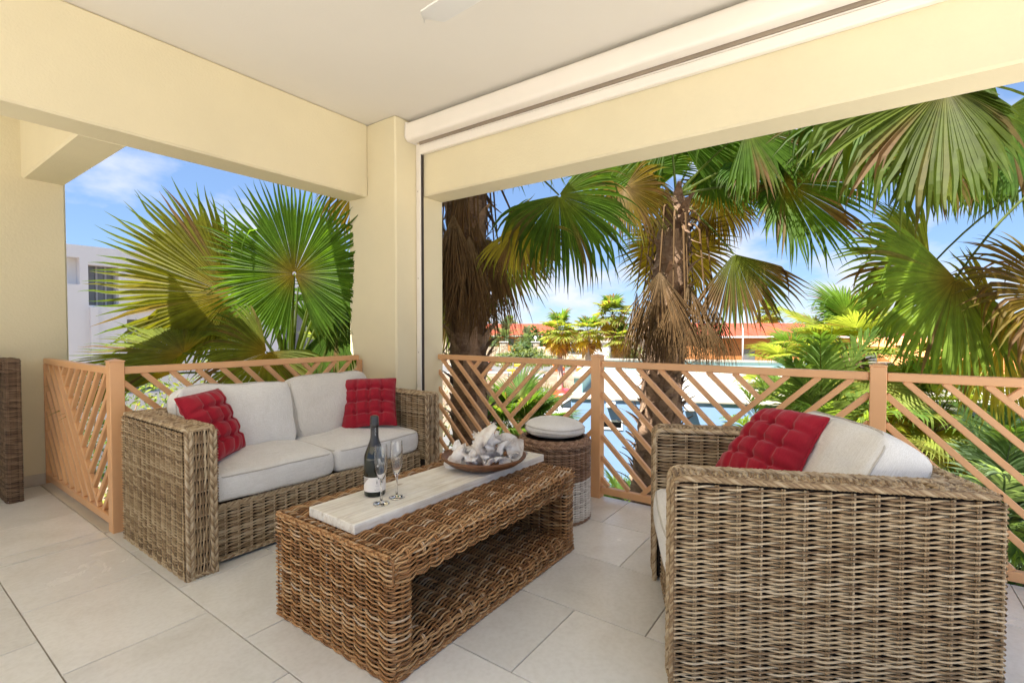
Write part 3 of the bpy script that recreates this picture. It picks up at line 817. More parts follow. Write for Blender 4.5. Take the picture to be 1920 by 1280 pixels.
for s in (0, 1):
    xa, xb = (TX0, TX0 + LG) if s == 0 else (TX1 - LG, TX1)
    m_ = MB(); box(m_, xa + .01, xb - .01, TY0 + .01, TY1 - .01, .01, TH - .012, .008); leg = tchild(m_, 'leg', M_CORE, t, None, False)
    w = MB()
    # wrap: inner face, front edge, outer face
    xo, xi = (xa, xb) if s == 0 else (xb, xa)
    pr = Prof([(xo, TY1 - .004), (xo, TY0), (xi, TY0), (xi, TY1 - .004)], [0, .022, .018, 0], 1)
    q0 = pr.nrm(np.array([.3]))[0][0]
    if (q0 > 0) != (s == 1): pr.nv = -pr.nv
    weave(w, fn_along(pr, EX, EY, EZ), pr.L, TH - .012, .0160, .064, .0038, .0078)
    tchild(w, 'weave', M_KUBU2, leg, 'stuff')
    w = MB(); braid(w, arc_path([(xo, TY1, TH - .004), (xo, TY0 + .01, TH - .004)], 0).repeat(1, 0) if False else np.linspace((xo, TY1, TH - .003), (xo, TY0 + .012, TH - .003), 20), EZ + (-EX if s == 0 else EX), .022, .0038, .08, 2, .005)
    braid(w, np.linspace((xo, TY1, .010), (xo, TY0, .010), 20), EZ * .3 + (-EX if s == 0 else EX), .02, .0036, .08, 2, .004)
    tchild(w, 'plait', M_KUBU2, leg, 'stuff')

# plank lying on the table: three glued boards
t = empty('wooden_plank', (1.665, 1.573, TH + .0055), 'whitewashed wooden plank lying along the wicker coffee table', 'plank', None, -.022)
for k, (a_, b_) in enumerate(((-.1455, -.055), (-.0545, .0495), (.05, .1455))):
    m_ = MB(); L_ = .6065
    box(m_, -L_, L_, a_, b_, 0, .037 + .0004 * (k % 2), .0022); m_.obj('board', M_PLANK, t, False)
PZ = TH + .0055 + .0375

# round stool with cushion
SC = (2.575, 1.53); SR = .215; SHT = .475
t = empty('wicker_stool', (*SC, 0), 'round brown wicker stool with white lower half at the railing post', 'stool')
m_ = MB(); lathe(m_, [(0, .01), (SR - .012, .01), (SR - .012, SHT - .03), (SR - .05, SHT - .03), (SR - .05, SHT - .05), (0, SHT - .05)], 40); core_ = m_.obj('frame', M_CORE, t, True, 40)  # dark filler core for the stool's shaded hollow
def fc(u, v, r0=SR):
    a_ = u / r0; P = np.stack([r0 * np.cos(a_), r0 * np.sin(a_), v], -1); return P, np.stack([np.cos(a_), np.sin(a_), 0 * a_], -1)
w = MB(); weave(w, fc, 2 * math.pi * SR, .235, .0140, .0422, .0042, .0044, 0, v0=.015); w.obj('lower_weave', M_KUBUW, t, True, None, 'stuff')
w = MB(); weave(w, fc, 2 * math.pi * SR, .20, .0140, .0422, .0042, .0044, 0, v0=.25); w.obj('upper_weave', M_KUBU3, t, True, None, 'stuff')
a_ = np.linspace(0, 2 * np.pi, 80)
w = MB()
for rr_, zz, nr, ww in ((SR - .004, SHT - .012, 1, .04), (SR - .022, SHT + .002, 0, .036)):
    pth = np.c_[rr_ * np.cos(a_), rr_ * np.sin(a_), np.full(80, zz)]
    N_ = np.c_[np.cos(a_) * (.9 if nr else .25), np.sin(a_) * (.9 if nr else .25), np.full(80, .5 if nr else 1.0)]
    braid(w, pth, N_, ww, .0042, .11, 4, .007)
w.obj('rim_plait', M_KUBU3, t, True, None, 'stuff')
w = MB(); pth = np.c_[(SR + .001) * np.cos(a_), (SR + .001) * np.sin(a_), np.full(80, .013)]
braid(w, pth, np.c_[np.cos(a_), np.sin(a_), 0 * a_], .022, .004, .09, 2, .004); w.obj('foot_plait', M_KUBU3, t, True, None, 'stuff')

# console at the left edge of the picture
t = empty('wicker_console', (.30, 4.62, 0), 'dark brown wicker console table against the far cream wall', 'console table')
off = Vector(t.location)
CX1, CY0, CY1, CH = .714, 4.50, 4.80, .94
for nm, bx in (('leg', (CX1 - .075, CX1, CY0, CY1, 0, CH)), ('leg', (-.15, -.075, CY0, CY1, 0, CH)), ('tabletop', (-.075, CX1 - .075, CY0, CY1, CH - .075, CH))):
    m_ = MB(); c_ = .009; box(m_, bx[0] + c_, bx[1] - c_, bx[2] + c_, bx[3] - c_, bx[4] + .004, bx[5] - c_, .004); pp = tchild(m_, nm, M_CORE, t, None, False)
    w = MB()
    if nm == 'leg':
        pr = Prof([(bx[0], bx[3]), (bx[0], bx[2]), (bx[1], bx[2]), (bx[1], bx[3])], [0, .012, .012, 0], -1)
        if pr.nrm(np.array([.1]))[0][0] > 0: pr.nv = -pr.nv
        weave(w, fn_along(pr, EX, EY, EZ), pr.L, CH - .005, .0135, .05, .0040, .0042)
        def f2(u, v): 
            P = np.stack([bx[0] + u, bx[2] + v, np.full_like(v, CH - .004)], -1); return P, np.broadcast_to(EZ, P.shape)
        weave(w, f2, bx[1] - bx[0], bx[3] - bx[2], .0165, .0375, .0043, .0038)
    else:
        pr = Prof([(bx[2], bx[4]), (bx[2], bx[5]), (bx[3], bx[5])], [0, .012, 0], 1)
        if pr.nrm(np.array([.02]))[0][0] > 0: pr.nv = -pr.nv
        weave(w, fn_across(pr, EY, EZ, EX, (bx[0], 0, 0)), bx[1] - bx[0], pr.L, .0140, .06, .0040, .0045)
        def f2(u, v): 
            P = np.stack([bx[0] + u, bx[2] + v, np.full_like(v, bx[4])], -1); return P, np.broadcast_to(-EZ, P.shape)
        weave(w, f2, bx[1] - bx[0], bx[3] - bx[2], .0165, .06, .0043, .0038)
    tchild(w, 'weave', M_KUBUD, pp, 'stuff')

# ================================================================== CUSHIONS
def fbm(P, sc, seed=0.0):
    out = np.empty(len(P))
    for i, p in enumerate(P): out[i] = mnoise.noise(Vector((p[0] * sc + seed, p[1] * sc - seed, p[2] * sc + 2 * seed)))
    return out
def rbox_grid(w, d, h, r, n=(26, 22, 6)):
    """rounded box as a welded quad grid, returns verts, quads and the pre-rounding surface coordinate"""
    hw = np.array([w, d, h]) / 2; key = {}; V = []; Q = []
    def vid(p):
        k = tuple(np.round(p, 5))
        if k not in key: key[k] = len(V); V.append(p)
        return key[k]
    for a in range(3):
        u, v = (a + 1) % 3, (a + 2) % 3
        for s in (-1, 1):
            gu = -np.cos(np.linspace(0, np.pi, n[u] + 1)) * .35 + np.linspace(-1, 1, n[u] + 1) * .65
            gv = -np.cos(np.linspace(0, np.pi, n[v] + 1)) * .35 + np.linspace(-1, 1, n[v] + 1) * .65
            ids = np.empty((len(gu), len(gv)), int)
            for i, x in enumerate(gu):
                for j, y in enumerate(gv):
                    p = np.zeros(3); p[a] = s * hw[a]; p[u] = x * hw[u]; p[v] = y * hw[v]; ids[i, j] = vid(p)
            for i in range(len(gu) - 1):
                for j in range(len(gv) - 1):
                    f = (ids[i, j], ids[i + 1, j], ids[i + 1, j + 1], ids[i, j + 1]); Q.append(f if s > 0 else f[::-1])
    V = np.array(V); inner = np.clip(V, -(hw - r), hw - r); dd = V - inner; dl = np.linalg.norm(dd, axis=1, keepdims=True)
    return inner + dd / np.maximum(dl, 1e-9) * r, np.array(Q), V
def cushion(name, w, d, h, M, label, cat, group, m=None, puff=.02, seed=1.0, wr=.006, cr=.04, sag=0, crn=.04):
    """box cushion: x width, y depth, z thickness; M is its world matrix"""
    m = m or M_LINEN
    r = min(.026, h * .3)
    V, Q, V0 = rbox_grid(w, d, h, r)
    def deform(V):
        x, y, z = V[:, 0] / (w / 2), V[:, 1] / (d / 2), V[:, 2] / (h / 2)
        k = np.clip(1 - np.abs(x) ** 2.6, 0, 1) * np.clip(1 - np.abs(y) ** 2.6, 0, 1)
        o = V.copy()
        o[:, 2] += np.sign(z) * np.clip(np.abs(z), 0, 1) * puff * k
        side = (1 - np.clip(np.abs(z), 0, 1) ** 2) * .009
        o[:, 0] += np.sign(x) * side * (np.abs(x) > .9); o[:, 1] += np.sign(y) * side * (np.abs(y) > .9)
        # corners drawn in
        cc = (np.abs(x) * np.abs(y)) ** 5
        o[:, :2] *= (1 - crn * cc)[:, None]
        n_ = fbm(o, 5.0, seed) * wr * 1.6 + fbm(o, 14.0, seed + 3) * wr * .6
        o[:, 2] += n_ * np.sign(z) * (.4 + .6 * k)
        o[:, 0] += fbm(o, 6.0, seed + 7) * wr * .8; o[:, 1] += fbm(o, 6.0, seed + 11) * wr * .8
        if sag: o[:, 2] += -sag * (x ** 2)
        return o
    mb_ = MB(); mb_.add(deform(V), Q)
    o = mb_.obj(name, m, None, True); o.matrix_world = M; tag(o, label, cat, group)
    # piping along both seams
    a_ = np.linspace(0, 2 * np.pi, 4 * 24, endpoint=False)
    hw, hd = w / 2 - .002, d / 2 - .002; rc = cr
    loop = []
    for (cx, cy, a0) in ((hw - rc, hd - rc, 0), (-hw + rc, hd - rc, 90), (-hw + rc, -hd + rc, 180), (hw - rc, -hd + rc, 270)):
        for k in np.linspace(0, 90, 8): loop.append((cx + rc * math.cos(D2R(a0 + k)), cy + rc * math.sin(D2R(a0 + k))))
    loop = np.array(loop + loop[:1]); dl = np.concatenate([[0], np.cumsum(np.linalg.norm(np.diff(loop, axis=0), axis=1))])
    s_ = np.linspace(0, dl[-1], 120, endpoint=False); lp = np.c_[np.interp(s_, dl, loop[:, 0]), np.interp(s_, dl, loop[:, 1])]
    for sg in (-1, 1):
        P = np.c_[lp * .994, np.full(120, sg * (h / 2 - r * .42))]
        pm = MB(); tubes(pm, deform(P)[None], .0038, EZ, 6, None, True); pm.obj('piping', M_PIPE, o, True)
    return o
def frame(o, ex, ey, ez):
    M = Matrix.Identity(4)
    for i, e in enumerate((ex, ey, ez)):
        e = np.array(e, float); e = e / np.linalg.norm(e)
        for k in range(3): M[k][i] = e[k]
    M.translation = Vector(o); return M
def orth(axis, up):
    a_ = np.array(axis, float); a_ /= np.linalg.norm(a_); u_ = np.array(up, float); u_ -= a_ * np.dot(a_, u_); u_ /= np.linalg.norm(u_)
    return a_, u_, np.cross(a_, u_)
# sofa seat cushions (front edge y = 2.50)
sw = (SX1 - SX0 - 2 * .132) / 2 - .004
xL = SX0 + .132 + sw / 2 + .002; xR = xL + sw + .004
for k, (x_, lab) in enumerate(((xL, 'light grey linen seat cushion on the sofa under the tilted red pillow'), (xR, 'light grey linen seat cushion on the sofa half nearest the column'))):
    a_, u_, n_ = orth((1, 0, -.012 * (1 - 2 * k)), (0, 1, 0.035))
    cushion('seat_cushion', sw, .63, .135, frame((x_, 2.81, .372), a_, u_, n_), lab, 'cushion', 'linen seat cushions', M_LINEN, .030, 1.3 + k * 4.1, .009, .05, 0, .05)
# sofa back cushions, leaning back
for k, (x_, lab, m_) in enumerate(((xL + .015, 'pale linen back cushion on the sofa behind the tilted red pillow', M_LINEN), (xR - .015, 'beige wrinkled linen back cushion on the sofa beside the column', M_LINENB))):
    a_, u_, n_ = orth((1, .07 * (k * 2 - 1), -.035 if k == 0 else .02), (0, .30 + .05 * k, 1))
    cushion('back_cushion', sw - .035, .40 + .012 * k, .15, frame((x_, 3.02 + .01 * k, .608 + .006 * k), a_, u_, n_), lab, 'cushion', 'linen back cushions', m_, .050, 9.0 + 5 * k, .015, .07, 0, .085)
# armchair cushions (in the chair's own directions)
CR = np.array([CH_F[1], -CH_F[0], 0]); CF = np.array([CH_F[0], CH_F[1], 0]); CO = np.array([*CH_C, 0])
a_, u_, n_ = orth(CR, CF)
cushion('seat_cushion', .575, .70, .14, frame(CO + CF * .085 + EZ * .362, CR, CF, EZ), 'pale linen seat cushion in the wicker armchair', 'cushion', 'linen seat cushions', M_LINEN, .02, 21.0)
a_, u_, n_ = orth(CR + .05 * CF, EZ * 1 - CF * .55)
cushion('back_cushion', .545, .40, .17, frame(CO - CF * .175 - CR * .015 + EZ * .600, a_, u_, n_), 'pale rumpled linen back cushion leaning in the wicker armchair', 'cushion', 'linen back cushions', M_LINEN, .045, 31.0, .022, .06, 0, .08)

# tufted red pillows
def tufted(M, label, size=.38, seed=0.0, th=.055):
    n = 72; g = np.linspace(-1, 1, n + 1); U_, V_ = np.meshgrid(g, g, indexing='ij')
    env = (np.clip(1 - np.abs(U_) ** 3.2, 0, 1) * np.clip(1 - np.abs(V_) ** 3.2, 0, 1)) ** .55
    dip = np.zeros_like(U_); tp = (-.48, 0, .48)
    for a in tp:
        for b in tp: dip += .85 * np.exp(-((U_ - a) ** 2 + (V_ - b) ** 2) / .011)
    cre = np.zeros_like(U_)
    for a in tp:
        cre = np.maximum(cre, .38 * np.exp(-((U_ - a + .02 * np.sin(5 * V_ + seed)) / .075) ** 2)); cre = np.maximum(cre, .38 * np.exp(-((V_ - a + .02 * np.sin(5 * U_ + seed * 2)) / .075) ** 2))
    hgt = th * env * (1 - np.clip(np.maximum(dip, cre), 0, .93)) + .004
    rad = (1 - .055 * (1 - V_ ** 2) * np.abs(U_) ** 3); rad2 = (1 - .055 * (1 - U_ ** 2) * np.abs(V_) ** 3)
    X = U_ * size / 2 * rad; Y = V_ * size / 2 * rad2
    # gathers at the edge
    hgt += .0035 * np.sin(U_ * 23 + seed) * np.abs(V_) ** 4 * (1 - U_ ** 4) + .0035 * np.sin(V_ * 21 + seed * 3) * np.abs(U_) ** 4 * (1 - V_ ** 4)
    bend = -.03 * (U_ ** 2) + .02 * U_ * V_ * math.sin(seed * 7)
    wob = np.array([mnoise.noise(Vector((x * 6 + seed, y * 6, seed))) for x, y in zip(X.ravel(), Y.ravel())]).reshape(X.shape) * .008
    i = np.arange(n)[:, None]; j = np.arange(n)[None]; N_ = n + 1
    q = np.stack([i * N_ + j, (i + 1) * N_ + j, (i + 1) * N_ + j + 1, i * N_ + j + 1], -1).reshape(-1, 4)
    mb_ = MB()
    mb_.add(np.stack([X, Y, hgt + bend + wob], -1).reshape(-1, 3), q); mb_.add(np.stack([X, Y, -hgt + bend + wob], -1).reshape(-1, 3), q[:, ::-1])
    o = mb_.obj('red_pillow', M_RED, None, True); o.matrix_world = M; tag(o, label, 'pillow', 'red tufted pillows')
    pm = MB()
    ring = np.concatenate([np.stack([X[:, 0], Y[:, 0], (bend + wob)[:, 0]], -1), np.stack([X[-1, 1:], Y[-1, 1:], (bend + wob)[-1, 1:]], -1), np.stack([X[::-1, -1][1:], Y[::-1, -1][1:], (bend + wob)[::-1, -1][1:]], -1), np.stack([X[0, ::-1][1:-1], Y[0, ::-1][1:-1], (bend + wob)[0, ::-1][1:-1]], -1)])
    tubes(pm, ring[None], .0052, EZ, 6, None, True); pm.obj('seam', M_RED, o, True)
    return o
# left one: tilted, leaning on arm and back cushion; right one upright in the corner
a_, u_, n_ = orth((.781, .625, .0), (-.277, .339, .90))
tufted(frame((1.192, 2.788, .640), a_, u_, n_), 'tilted red tufted pillow leaning on the sofa arm farthest from the column', .37, .4)
a_, u_, n_ = orth((.728, -.684, .046), (.334, .412, .848))
tufted(frame((2.178, 2.80, .632), a_, u_, n_), 'upright red tufted pillow on the sofa in front of the column', .37, 1.7)
a_, u_, n_ = orth((-.60, -.80, .0), (.521, -.386, .761))
tufted(frame((2.118, .300, .692), a_, u_, n_), 'red tufted pillow in the wicker armchair', .335, 2.9, .05)

# round cushion on the stool
R_ = .178
pf = [(0, 0)] + [(R_ * math.sin(k) ** .85, .042 * (1 - math.cos(k))) for k in np.linspace(.15, math.pi / 2, 9)] + [(R_ + .003, .047), (R_ + .003, .058), (R_, .067)] + [(R_ * math.cos(k) ** .9, .067 + .052 * math.sin(k)) for k in np.linspace(.10, math.pi / 2 - .05, 12)] + [(0, .119)]
m_ = MB(); lathe(m_, pf, 56)
V = m_.v[0]; V[:, 2] += fbm(V, 8, 3.3) * .006; V[:, :2] *= (1 + .012 * np.sin(np.arctan2(V[:, 1], V[:, 0]) * 5))[:, None]
o = m_.obj('round_cushion', M_LINEN, None, True); o.location = (SC[0] - .002, SC[1], SHT + .006); o.rotation_euler = (.02, .045, 0)
tag(o, 'round pale linen cushion with band on the wicker stool', 'cushion')
for zz in (.043, .067):
    pm = MB(); aa = np.linspace(0, 2 * np.pi, 60, endpoint=False)
    P = np.c_[(R_ + .003) * np.cos(aa) * (1 + .012 * np.sin(aa * 5)), (R_ + .003) * np.sin(aa) * (1 + .012 * np.sin(aa * 5)), zz + .003 * np.sin(aa * 3 + zz * 90)]
    tubes(pm, P[None], .0036, EZ, 6, None, True); pm.obj('piping', M_PIPE, o, True)

# ================================================================== THINGS ON THE TABLE
# sparkling wine bottle
bp = atz(703, 926, PZ)
t = empty('wine_bottle', (bp[0], bp[1], PZ), 'dark sparkling wine bottle with black foil and cream label on the plank', 'bottle')
br = .0435
body = [(0, .004), (.03, .001), (br - .004, .0), (br, .006), (br, .15)] + [(.0155 + (br - .0155) * (1 - smoothstep(0, 1, k)), .15 + .098 * k) for k in np.linspace(.05, 1, 12)] + [(.0150, .27), (.0148, .295)]
m_ = MB(); lathe(m_, body, 56); m_.obj('glass_body', M_BOTTLE, t, True)
foil = [(.0262, .205)] + [(.0155 + (br - .0155) * (1 - smoothstep(0, 1, (z - .15) / .098)) + .0007, z) for z in np.linspace(.205, .247, 6)] + [(.0160, .27), (.0158, .284), (.0178, .287), (.0182, .30), (.0172, .303), (.0176, .318), (.0165, .326), (.009, .3295), (0, .330)]
m_ = MB(); lathe(m_, foil, 40); m_.obj('foil', M_FOIL, t, True, 45)
# label faces the camera
va = math.atan2(-bp[1], -bp[0])
def curved(mb_, r, a0, a1, z0, z1, n=24):
    aa = np.linspace(a0, a1, n)
    V = np.concatenate([np.c_[r * np.cos(aa), r * np.sin(aa), np.full(n, z0)], np.c_[r * np.cos(aa), r * np.sin(aa), np.full(n, z1)]])
    mb_.add(V, [(i, i + 1, n + i + 1, n + i) for i in range(n - 1)])
m_ = MB(); curved(m_, br + .0005, va - 1.5, va + 1.5, .022, .082, 40); lab = m_.obj('label', M_LABEL, t, True)
m_ = MB()
aa = np.linspace(va - 1.42, va - .55, 12)   # grey corner of the label
V = [((br + .0008) * math.cos(x), (br + .0008) * math.sin(x), .080) for x in aa] + [((br + .0008) * math.cos(x), (br + .0008) * math.sin(x), .080 - .038 * (1 - i / 11)) for i, x in enumerate(aa)]
m_.add(V, [(12 + i, 13 + i, i + 1, i) for i in range(11)]); m_.obj('label_corner', M_INKT, lab, True)
def glyph_row(mb_, r, ac, z, n, w, h, rnd):
    """a row of small printed strokes (the letters are too small to read in the photograph)"""
    for i in range(n):
        a0 = ac + (i - n / 2) * w * 1.5 / r
        for s_ in range(2):
            hh = h * (1 if rnd.random() > .4 else .6)
            curved(mb_, r, a0 + s_ * w * .7 / r, a0 + (s_ * w * .7 + w * .34) / r, z, z + hh, 2)
        if rnd.random() > .4: curved(mb_, r, a0, a0 + w / r, z + h * (.0 if rnd.random() > .5 else .48), z + h * (.17 if rnd.random() > .5 else .62), 3)
rr_ = random.Random(3)
m_ = MB(); glyph_row(m_, br + .0008, va + .18, .046, 9, .0011, .0016, rr_); glyph_row(m_, br + .0008, va + .18, .0385, 4, .0009, .0012, rr_); glyph_row(m_, br + .0008, va + .18, .030, 8, .0015, .0026, rr_)
# leaf emblem on the label
for k in (-1, 1):
    curved(m_, br + .0008, va + .18 + k * .02, va + .18 + k * .05, .056, .066, 3)
curved(m_, br + .0008, va + .17, va + .19, .052, .074, 2)
m_.obj('label_print', M_INK, lab, False)
m_ = MB(); st = []
ac = va + .22; zc = .128                     # small star shaped emblem on the glass
for k in range(10):
    rr2 = .0062 if k % 2 == 0 else .0032; an = k * math.pi / 5
    st.append((ac + rr2 * math.sin(an) / br, zc + rr2 * math.cos(an)))
V = [((br + .0006) * math.cos(a), (br + .0006) * math.sin(a), z) for a, z in st] + [((br + .0007) * math.cos(ac), (br + .0007) * math.sin(ac), zc)]
m_.add(V, None, [(10, i, (i + 1) % 10) for i in range(10)]); m_.obj('emblem', M_INKW, t, False)
m_ = MB()                                    # upright lettering on the neck foil
zz = .248
for i in range(11):
    if i == 4: zz += .003; continue
    h_ = .0022
    an0 = va + .10; rN = .0164
    wv = [.0, .0026] if i not in (0, 5) else [0, .0036]
    curved(m_, rN, an0 + wv[0] / rN, an0 + wv[1] / rN, zz, zz + h_ * .35, 3)
    curved(m_, rN, an0 + (wv[1] * (0 if i % 2 else .75)) / rN, an0 + wv[1] * (.25 if i % 2 else 1) / rN, zz, zz + h_, 2)
    zz += .0031
m_.obj('neck_print', M_INKW, t, False)
# champagne flutes
def flute(px, py, label):
    p = atz(px, py, PZ)
    m_ = MB()
    outer = [(0, .0), (.030, .0), (.0315, .0015), (.030, .003), (.012, .0055), (.0045, .011), (.0036, .03), (.0036, .075), (.006, .088), (.014, .105), (.0215, .13), (.0248, .16), (.0248, .19), (.0232, .232)]
    inner = [(.0222, .232), (.0238, .19), (.0238, .16), (.0205, .131), (.0128, .107), (.004, .096), (0, .095)]
    lathe(m_, outer + inner, 40); o = m_.obj('champagne_flute', M_GLASS, None, True, 60); o.location = (p[0], p[1], PZ + .0004)
    tag(o, label, 'glass', 'champagne flutes')
flute(715, 944, 'empty champagne flute standing in front of the dark bottle')
flute(744, 932, 'empty champagne flute standing clear of the bottle on its bowl side')
# wooden bowl
bc = atz(905, 872, PZ); bc = atd(905, 845, 0) if False else bc
BC = (1.905, 1.545)
t = empty('wooden_bowl', (*BC, PZ), 'shallow round brown wooden bowl holding conch shells on the plank', 'bowl')
m_ = MB(); lathe(m_, [(0, .0), (.12, .0), (.135, .003), (.175, .018), (.205, .04), (.214, .052), (.213, .056), (.205, .057), (.199, .052), (.17, .030), (.13, .016), (0, .013)], 72); m_.obj('bowl_body', M_BOWL, t, True, 60)
# conch shells
def conch(seed, spines=7, turns=3.6, flare=1.0):
    rr = np.random.default_rng(seed); nt_, ns = 110, 22
    th = np.linspace(0, turns * 2 * np.pi, nt_); g = np.exp(.185 * (th - th[-1]))
    V = np.empty((nt_, ns, 3)); sp_n = spines
    for i in range(nt_):
        R_ = .045 * g[i]; rad = .040 * g[i] * (1 + .15 * smoothstep(turns * 2 * np.pi - 2, turns * 2 * np.pi, th[i]) * flare)
        ph = (th[i] * sp_n / (2 * np.pi)) % 1.0
        spike = math.exp(-((ph - .5) / .13) ** 2) * g[i] ** .8
        lip = smoothstep(turns * 2 * np.pi - 1.3, turns * 2 * np.pi, th[i])
        for j in range(ns):
            a = 2 * np.pi * j / ns
            rx, rz = math.cos(a), math.sin(a)
            k = math.exp(-((math.atan2(math.sin(a - .62), math.cos(a - .62))) / .36) ** 2)
            r_ = rad * (.92 + 1.75 * k * spike + .06 * math.sin(7 * a + th[i] * 2) + lip * .75 * max(0, rx) * flare)
            el = 1.0 + .95 * max(0, -rz)
            x = R_ * .72 + r_ * rx; z = -.125 * (g[i] - 1) + r_ * rz * el
            V[i, j] = (x * math.cos(th[i]), x * math.sin(th[i]), z)
    V += rr.normal(0, .0006, V.shape)
    i = np.arange(nt_ - 1)[:, None]; j = np.arange(ns)[None]
    q = np.stack([i * ns + j, i * ns + (j + 1) % ns, (i + 1) * ns + (j + 1) % ns, (i + 1) * ns + j], -1).reshape(-1, 4)
    mb_ = MB(); mb_.add(V.reshape(-1, 3) - V.reshape(-1, 3).mean(0), q)
    return mb_.mesh('conch_shell', M_SHELL)
conchs = [conch(1, 7, 3.4), conch(2, 6, 3.0, 1.4), conch(3, 8, 3.6, .7), conch(4, 5, 2.8, 1.2)]
shells = [  # (u right, v away, z, scale, mesh, rot, label) placed around the bowl
    (-.010, -.045, .100, 1.05, 0, (1.9, .3, 2.4), 'largest white conch shell with spikes in the middle of the bowl'),
    (.052, .030, .150, 1.02, 1, (.6, 1.2, .4), 'white conch shell on top of the heap, reaching highest'),
    (-.085, -.005, .085, .84, 2, (1.2, -.5, 1.0), 'conch shell leaning at the sofa side of the heap'),
    (.088, -.055, .080, .82, 3, (2.4, .2, 3.3), 'smooth white conch shell at the stool side of the heap'),
    (.120, .055, .08, .78, 0, (.3, 2.0, 1.5), 'conch shell at the back of the bowl near the stool'),
    (-.035, .085, .100, .86, 1, (1.0, .2, 5.0), 'conch shell at the back of the bowl towards the sofa'),
    (.020, -.100, .060, .66, 2, (2.9, .8, 1.9), 'conch shell lying low in front of the heap'),
    (-.055, .030, .140, .74, 3, (.9, -.7, 4.2), 'conch shell resting on the heap behind the largest one')]
small = [(-.150, -.01, .055, .40), (-.125, -.065, .05, .34), (-.085, -.095, .045, .36), (-.045, -.115, .042, .34), (.0, -.135, .045, .34), (.06, -.12, .05, .4), (.155, -.015, .055, .46), (.15, -.07, .052, .36), (.165, .05, .055, .4), (-.145, .06, .055, .42)]
RV2 = np.array([RV[0], RV[1], 0]); FW2 = np.array([FW[0], FW[1], 0]); FW2 /= np.linalg.norm(FW2)
def put_shell(u, v, z, sc, me, rot, label, group):
    o = link('conch_shell', me); p = np.array([*BC, PZ]) + RV2 * (u * .90 + .008) + FW2 * v * .9 + EZ * z
    o.location = p; o.rotation_euler = rot; o.scale = (sc,) * 3; tag(o, label, 'shell', group)
for u, v, z, sc, mi, rot, lab in shells: put_shell(u, v, z, sc, conchs[mi], rot, lab, 'conch shells in the bowl')
SML = ['largest small shell at the bowl rim on the bottle side', 'small shell between the bottle side rim and the front of the bowl', 'small shell at the front rim left of the biggest conch', 'tiny shell lying in front of the biggest conch, bottle side', 'small shell at the middle of the front bowl rim', 'small shell at the front rim right of the biggest conch', 'large small shell at the bowl rim on the stool side', 'small shell at the front rim towards the stool', 'small shell at the back rim towards the stool', 'small shell at the back rim towards the sofa']
for k, (u, v, z, sc) in enumerate(small):
    put_shell(u, v, z, sc, conchs[k % 4], tuple(rng.uniform(0, 6, 3)), SML[k], 'small shells along the bowl rim')

